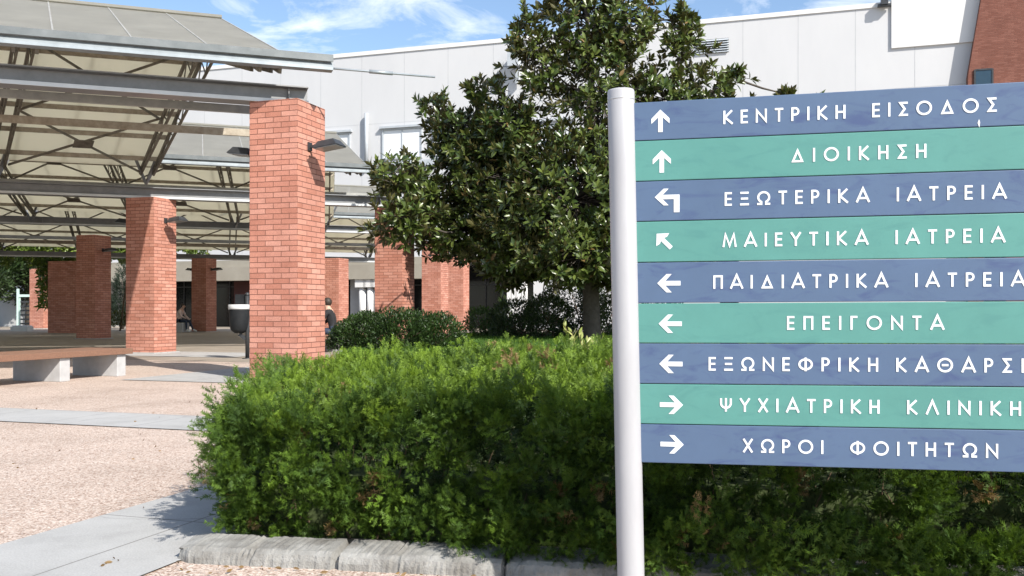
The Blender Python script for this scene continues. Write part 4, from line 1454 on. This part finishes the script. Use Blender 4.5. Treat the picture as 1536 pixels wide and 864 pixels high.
def cone_shrub(name, label, base, h, rad, leaf, dens, ca, cb):
    t = thing(name, label, "conifer", tuple(base))
    n = int(math.pi * rad * h * dens)
    zz = 1 - np.sqrt(rng.random(n)); a = rng.uniform(0, 6.283, n)
    rr = rad * (1 - zz) ** .85 * rng.uniform(.8, 1.05, n)
    p = np.stack([rr * np.cos(a), rr * np.sin(a), .05 + zz * h], 1)
    ax = np.stack([np.cos(a) * .6, np.sin(a) * .6, np.full(n, .8)], 1) + rng.normal(size=(n, 3)) * .25
    f = np.clip(.5 + rng.normal(size=n) * .3, 0, 1)[:, None]
    v, fc, tp = frond_shape(4)
    scatter("foliage", v, fc, p, frames(ax), rng.uniform(.7, 1.3, n) * leaf, np.array(ca) * (1 - f) + np.array(cb) * f, M_SHRUB, t)
    mb = MB(); mb.tube([(0, 0, -.02), (0, 0, h * .8)], [rad * .08 + .01, .01], 6); mb.build("trunk", M_BARK, t)
    return t
cone_shrub("topiary", "small green cone topiary before the dark glazing", G(754, 30, .28), 1.15, .42, .14, 420, (.05, .09, .02), (.10, .17, .04))

# yellow green sprigs behind the hedge
def young_plant():
    o = G(882, 7.4, .28)
    t = thing("young_plant", "yellow green leafy sprigs poking up behind the hedge left of the sign post", "plant", tuple(o))
    g2 = random.Random(12)
    mb = MB(); pos, axs = [], []
    for px, py in ((847, 486), (858, 498), (868, 500), (880, 512), (893, 512), (903, 508), (912, 516), (875, 522), (900, 522), (855, 514), (888, 520)):
        tip = P(px, py, 7.4 + g2.uniform(-.2, .2)) - o
        b = Vector((g2.uniform(-.06, .06), g2.uniform(-.06, .06), 0))
        mid = b.lerp(tip, .5) + Vector((g2.uniform(-.03, .03), 0, .05))
        mb.tube([b, mid, tip], [.006, .004, .002], 5)
        for k in range(16):
            f = .45 + .55 * k / 15
            q = b.lerp(mid, f * 2) if f < .5 else mid.lerp(tip, f * 2 - 1)
            pos.append(q); axs.append(((tip - b).normalized() + Vector((g2.uniform(-1, 1), g2.uniform(-1, 1), g2.uniform(-.3, .6)))))
    mb.build("stems", M_TWIG, t)
    n = len(pos); pos = np.array(pos); axs = np.array(axs)
    f = rng.random((n, 1))
    v, fc = leaf_shape()
    scatter("foliage", v, fc, pos, frames(axs), rng.uniform(.05, .085, n), np.array([.22, .27, .06]) * (1 - f) + np.array([.42, .42, .16]) * f, M_SHRUB, t)
young_plant()

# ================================================================== MAGNOLIA
def magnolia():
    z0 = 23.5
    base = G(888, z0, .28)
    t = thing("magnolia_tree", "large dark glossy leaved magnolia tree standing behind the sign post", "tree", tuple(base))
    K = z0 / FPX
    ob = np.array(base)
    clumps = [  # px, py, rx px, ry px, depth offset, depth radius m
        (860, 300, 150, 105, 0, 2.3), (905, 150, 95, 110, .2, 1.6), (885, 40, 70, 80, .1, 1.2), (850, -40, 55, 60, .2, 1.0), (935, 20, 60, 70, .3, 1.0),
        (790, 60, 30, 50, -.2, .6), (815, 95, 45, 45, -.2, .8),
        (700, 210, 70, 62, 1.6, 1.1), (650, 165, 26, 20, 1.2, .4), (726, 140, 38, 30, 1.0, .6), (640, 295, 68, 52, 1.5, .9), (590, 262, 34, 24, -1.0, .5),
        (608, 330, 40, 36, -1.3, .6), (700, 345, 85, 55, 1.7, 1.2), (790, 385, 100, 42, .6, 1.4), (870, 385, 90, 40, -1.2, 1.2), (760, 270, 90, 90, 1.2, 1.5), (768, 200, 58, 55, .6, 1.1),
        (1020, 70, 34, 58, 0, .6), (1030, 30, 20, 26, 0, .4), (1000, 150, 70, 42, 0, 1.0), (1062, 140, 44, 26, .1, .6), (1095, 112, 20, 16, .1, .3), (1182, 142, 16, 12, .2, .25),
        (1010, 290, 140, 110, .3, 2.0), (1130, 240, 90, 80, .4, 1.3), (960, 395, 110, 38, -.3, 1.4), (1190, 200, 40, 40, .3, .7),
    ]
    pos, axs = [], []
    mb = MB(); g2 = random.Random(8)
    trunk_top = P(890, 180, z0 + .1)
    tr = [Vector((0, 0, -.1)), P(888, 500, z0) - base, P(886, 430, z0) - base, P(884, 350, z0) - base, P(886, 250, z0 + .1) - base, P(888, 140, z0 + .1) - base, P(880, 20, z0 + .1) - base, P(860, -60, z0 + .1) - base]
    mb.tube(tr, [.27, .23, .20, .18, .13, .09, .05, .02], 12)
    mb.build("trunk", M_BARK, t)
    mbb = MB()
    def trunk_at(h):
        for i in range(len(tr) - 1):
            if tr[i].z <= h <= tr[i + 1].z:
                return tr[i].lerp(tr[i + 1], (h - tr[i].z) / (tr[i + 1].z - tr[i].z))
        return tr[-1]
    centres = []
    for (px, py, rx, ry, dz, rd) in clumps:
        q_ = P(px, py, z0 + dz) - base; t_ = trunk_at(q_.z)
        centres.append((q_, math.hypot(q_.x - t_.x, q_.y - t_.y)))
    for (px, py, rx, ry, dz, rd) in clumps:
        c = np.array(P(px, py, z0 + dz)); rr = np.array([rx * K, rd, ry * K])
        cv = Vector(c) - base
        ax_ = trunk_at(cv.z)
        dist = math.hypot(cv.x - ax_.x, cv.y - ax_.y)
        near = [q for q in centres if (q[1] < dist - .35) and (q[0] - cv).length < dist * .95]
        if dist > 1.7 and near:
            st = min(near, key=lambda q: (q[0] - cv).length)[0]
        else:
            st = trunk_at(max(1.3, cv.z - .25 - dist * .38))
        mid = st.lerp(cv, .5) + Vector((g2.uniform(-.2, .2), g2.uniform(-.2, .2), -.06 * (st - cv).length))
        mbb.tube([st, st.lerp(mid, .5) + Vector((0, 0, -.03)), mid, cv], [.06 if rx > 60 else .035, .045 if rx > 60 else .028, .026, .012], 7)
        vol_area = 4 * math.pi * ((rr[0] * rr[1]) ** 1.6 / 3 + (rr[0] * rr[2]) ** 1.6 / 3 + (rr[1] * rr[2]) ** 1.6 / 3) ** (1 / 1.6)
        n = int(vol_area * (10.5 if py < 200 else 20)) + 6
        u = rng.normal(size=(n, 3)); u /= np.linalg.norm(u, axis=1, keepdims=True)
        kk = rng.uniform(.25, 1.0, n) ** .5
        p = c + u * rr * kk[:, None]
        p += u * (lump(p, 17, 3.2) * .22)[:, None]
        # tufts at the outline
        for j in range(n):
            q = Vector(p[j]) - base
            a = Vector(u[j]) * .9 + Vector((0, 0, .55)) + Vector(rng.normal(size=3)) * .35
            a.normalize()
            pos.append(q); axs.append(a)
            if kk[j] > .9 and g2.random() < .28:
                e = q + a * g2.uniform(.18, .42)
                pos.append(e); axs.append((a + Vector((0, 0, .3))).normalized())
                mbb.tube([q - a * .1, e], [.010, .006], 4, caps=False)
            if g2.random() < .22:
                s_ = cv.lerp(q, g2.uniform(.0, .3))
                mbb.tube([s_, s_.lerp(q, .5) + Vector((0, 0, .05)), q], [.018, .012, .006], 4, caps=False)
    mbb.build("limbs", M_BARK, t)
    # rosettes of leaves
    P0 = np.array(pos); A0 = np.array(axs); n = len(P0)
    per = 10
    idx = np.repeat(np.arange(n), per)
    Fm = frames(A0)
    th = (np.tile(np.arange(per), n) * 2.399) + np.repeat(rng.uniform(0, 6.28, n), per)
    tilt = np.tile(np.linspace(.35, 1.25, per), n) + rng.normal(size=n * per) * .18
    back = np.tile(np.linspace(0, .10, per), n)
    X, Y, Z = Fm[idx, :, 0], Fm[idx, :, 1], Fm[idx, :, 2]
    radial = X * np.cos(th)[:, None] + Z * np.sin(th)[:, None]
    ax = Y * np.cos(tilt)[:, None] + radial * np.sin(tilt)[:, None]
    nrm = Y * np.sin(tilt)[:, None] - radial * np.cos(tilt)[:, None]      # upper side of the leaf
    nrm += rng.normal(size=nrm.shape) * .22
    x = np.cross(ax, nrm); x /= np.linalg.norm(x, axis=1, keepdims=True)
    zc = np.cross(x, ax)
    rot = np.stack([x, ax, zc], 2)
    lp_ = P0[idx] - Y * back[:, None] + ax * .015
    keep = rng.random(len(lp_)) > .12
    f = np.clip(.4 + .3 * lump(lp_, 40, 2.6) + rng.normal(size=len(lp_)) * .28, 0, 1)[:, None]
    tint = np.array([.038, .066, .015]) * (1 - f) + np.array([.118, .152, .034]) * f
    young = rng.random(len(lp_)) < .05
    tint[young] = np.array([.12, .14, .035])
    old = rng.random(len(lp_)) < .012
    tint[old] = np.array([.20, .13, .05])
    v, fc = leaf_shape()
    scatter("crown", v, fc, lp_[keep], rot[keep], rng.uniform(.15, .26, keep.sum()), tint[keep], M_MAG, t)
    return t
magnolia()

# ================================================================== LAWN
def lawn():
    n = 62000
    x = rng.uniform(-3.0, 8.0, n); y = rng.uniform(6.9, 29.5, n)
    left = -1.35 - (y - 4.3) / 14.2 * 1.95
    k = (x > np.where(y < 18.5, left, -3.2 + (y - 18.5) * .125))
    x, y = x[k], y[k]; n = len(x)
    p = np.stack([x, y, np.full(n, .275)], 1)
    ax = np.tile([0, 0, 1.0], (n, 1)) + rng.normal(size=(n, 3)) * .35
    f = np.clip(.5 + .5 * lump(p, 3, 2.0) + rng.normal(size=n) * .2, 0, 1)[:, None]
    v, fc = blade_shape()
    o = scatter("grass", v, fc, p, frames(ax), np.stack([rng.uniform(.15, .3, n), rng.uniform(.05, .10, n), rng.uniform(.05, .1, n)], 1), np.array([.045, .10, .014]) * (1 - f) + np.array([.085, .17, .03]) * f, M_GRASSB)
    tag(o, "short green lawn grass between hedge and shrubs", "grass", kind='stuff')
lawn()

# ================================================================== FAR LEFT: vines, trees, gate
def eave_z(px, n=49.1):
    return n / (NN.x * (px - 768) / FPX + NN.y)
def vine(label, px0, px1, py0, py1, n, hang=()):
    z = eave_z((px0 + px1) / 2)
    o = G((px0 + px1) / 2, z)
    t = thing("vine", label, "climbing plant", tuple(o), group="vines trailing over the far canopy beam")
    pts = []
    for i in range(n):
        px = rng.uniform(px0, px1); f = rng.random()
        w = .5 + .5 * math.sin(px * .13 + 1) * math.sin(px * .051)
        py = py0 + (py1 - py0) * (f ** 1.4) * (.35 + .65 * w)
        pts.append(P(px, py, eave_z(px) + rng.uniform(-.7, .8)))
    for (hx0, hx1, hy0, hy1, m) in hang:
        for i in range(m):
            pts.append(P(rng.uniform(hx0, hx1), hy0 + (hy1 - hy0) * rng.random() ** 1.3, eave_z((hx0 + hx1) / 2) + rng.uniform(-1.2, .3)))
    p = np.array(pts) - np.array(o)
    ax = rng.normal(size=p.shape) + np.array([0, -.3, -.2])
    f = np.clip(.5 + .4 * lump(p, 8, 2.5) + rng.normal(size=len(p)) * .25, 0, 1)[:, None]
    v, fc = leaf_shape()
    scatter("foliage", v, fc, p, frames(ax), rng.uniform(.14, .28, len(p)), np.array([.06, .11, .015]) * (1 - f) + np.array([.17, .23, .04]) * f, M_SHRUB, t)
    mb = MB(); g2 = random.Random(2)
    q = [P(px0 + (px1 - px0) * k / 9, py0 + (py1 - py0) * .35 + g2.uniform(-3, 3), eave_z(px0 + (px1 - px0) * k / 9)) - o for k in range(10)]
    mb.tube(q, .05, 6)
    mb.tube([Vector((q[-1].x - .6, q[-1].y + .2, 0)), Vector((q[-1].x - .35, q[-1].y, 1.3)), q[-1]], [.05, .04, .03], 6)
    mb.build("stems", M_TWIG, t)
vine("long green vine over the beam at the far left, hanging beside the dark pillar", -60, 118, 361, 408, 5200, ((58, 118, 388, 462, 2600),))
vine("green vine filling the gap between dark pillar and V shadowed pillar", 158, 196, 362, 412, 1300)
vine("small green vine on the beam above the far pillar by the seated person", 255, 312, 367, 386, 650)

def far_tree(label, px, z, htop, rad, ca, cb, nb=6, cr=.55):
    o = G(px, z)
    t = thing("background_tree", label, "tree", tuple(o), group="dark trees beyond the canopies at the left")
    mb = MB(); mb.tube([(0, 0, -.1), (.05, 0, htop * .4), (0, .1, htop * .8)], [.2, .15, .05], 8)
    g2 = random.Random(int(px) + 77)
    blobs = []
    for i in range(nb):
        a = g2.uniform(0, 6.28); k = g2.uniform(.2, .75) * rad
        c = (o.x + k * math.cos(a), o.y + k * math.sin(a), htop * g2.uniform(.45, .85))
        r_ = rad * g2.uniform(.4, .6)
        blobs.append((c, (r_, r_, r_ * .8)))
        mb.tube([(0, 0, htop * .35), (k * math.cos(a) * .5, k * math.sin(a) * .5, c[2] * .8), (k * math.cos(a), k * math.sin(a), c[2])], [.08, .05, .02], 6)
    mb.build("trunk", M_BARK, t)
    leaf_cloud(t, tuple(o), blobs, 55, .26, ca, cb, M_SHRUB, leaf_shape, shell=(.4, 1.0), noise_a=.2, noise_f=2.0, name="crown")
far_tree("dark tree at the left edge behind the vine and teal gate", -8, 54, 5.2, 3.0, (.015, .03, .010), (.04, .07, .02))
far_tree("dark tree between the bright far pillar and the left edge", 42, 57, 5.2, 2.6, (.018, .034, .012), (.045, .075, .02))
cone_shrub("cypress_tree", "dark bluish cypress seen in the gap left of the V shadowed pillar", G(184, 50), 3.6, .75, .35, 120, (.018, .032, .022), (.04, .06, .042))
shrub("bush", "olive green bush at ground level in the gap left of the V shadowed pillar", "bush", [blob_px(178, 487, 46, 16, 20, .6)], 200, .12, (.05, .065, .015), (.11, .12, .03), noise_a=.2)

gt = thing("metal_gate", "pale teal metal gate frame far left beside the bright pillar", "gate", tuple(G(42, 53.5)))
k = 53.5 / FPX
mb = MB()
mb.bar((-15 * k, 0, 0), (-15 * k, 0, 2.25), .11, .11); mb.bar((22 * k, 0, 0), (22 * k, 0, 1.9), .11, .11)
mb.bar((-15 * k, 0, 1.85), (22 * k, 0, 1.85), .12, .14)
mb.bar((-12 * k, 0, 0.1), (-12 * k, 0, 1.8), .05, .05)
mb.build("frame", M_TEAL, gt)
mb = MB()
for i in range(6): mb.bar((-11.9 * k, 0, .25 + i * .25), (22 * k, 0, .25 + i * .25), .04, .09)
mb.build("rails", M_DARKST, gt)
gw = thing("low_wall", "grey rendered garden wall at the far left edge behind the gate", "wall", tuple(G(10, 58)))
mb = MB(); mb.obox((0, 0, .9), E1 * 5, E2 * .15, UP * .9); mb.obox((0, 0, 1.84), E1 * 5.05, E2 * .2, UP * .035)
mb.build("wall_face", M_GREYW, gw)
bl = MB(); bl.box(-.42, .42, -.3, .3, 0, .22); bl.box(-.37, .37, -.25, .25, .22, .27)
tag(bl.build("concrete_block", M_WHITE2, None, bevel=.01, loc=tuple(G(33, 46.0))), "white concrete block on the ground before the teal gate", "block")

# ================================================================== FALLEN LEAVES
def fallen():
    n = 90
    a = rng.uniform(0, 1, n)
    kp = np.array([-1.375, 3.80, 0]); kd = np.array([.987, -.16, 0]); kn = np.array([.16, .987, 0])
    p = kp + kd * (a * 2.6 - .25)[:, None] - kn * (.02 + rng.exponential(.10, n))[:, None]
    far = rng.random(n) < .35
    p[far] = np.stack([rng.uniform(-5.0, -1.4, far.sum()), rng.uniform(4.2, 11.0, far.sum()), np.zeros(far.sum())], 1)
    p[:, 2] = .014
    ax = rng.normal(size=(n, 3)); ax[:, 2] *= .12
    rot = frames(ax, ref=np.array([0, 0, 1.0]))
    rot = np.stack([rot[:, :, 2], rot[:, :, 1], rot[:, :, 0]], 2)
    f = rng.random((n, 1))
    v, fc = leaf_shape()
    o = scatter("fallen_leaves", v, fc, p, frames(ax, ref=np.array([1.0, 0, 0])) if False else rot, rng.uniform(.012, .035, n), np.array([.09, .055, .025]) * (1 - f) + np.array([.26, .17, .08]) * f, M_SHRUB)
    tag(o, "dry fallen leaves scattered along the kerb and paving", "fallen leaves", kind='stuff')
fallen()
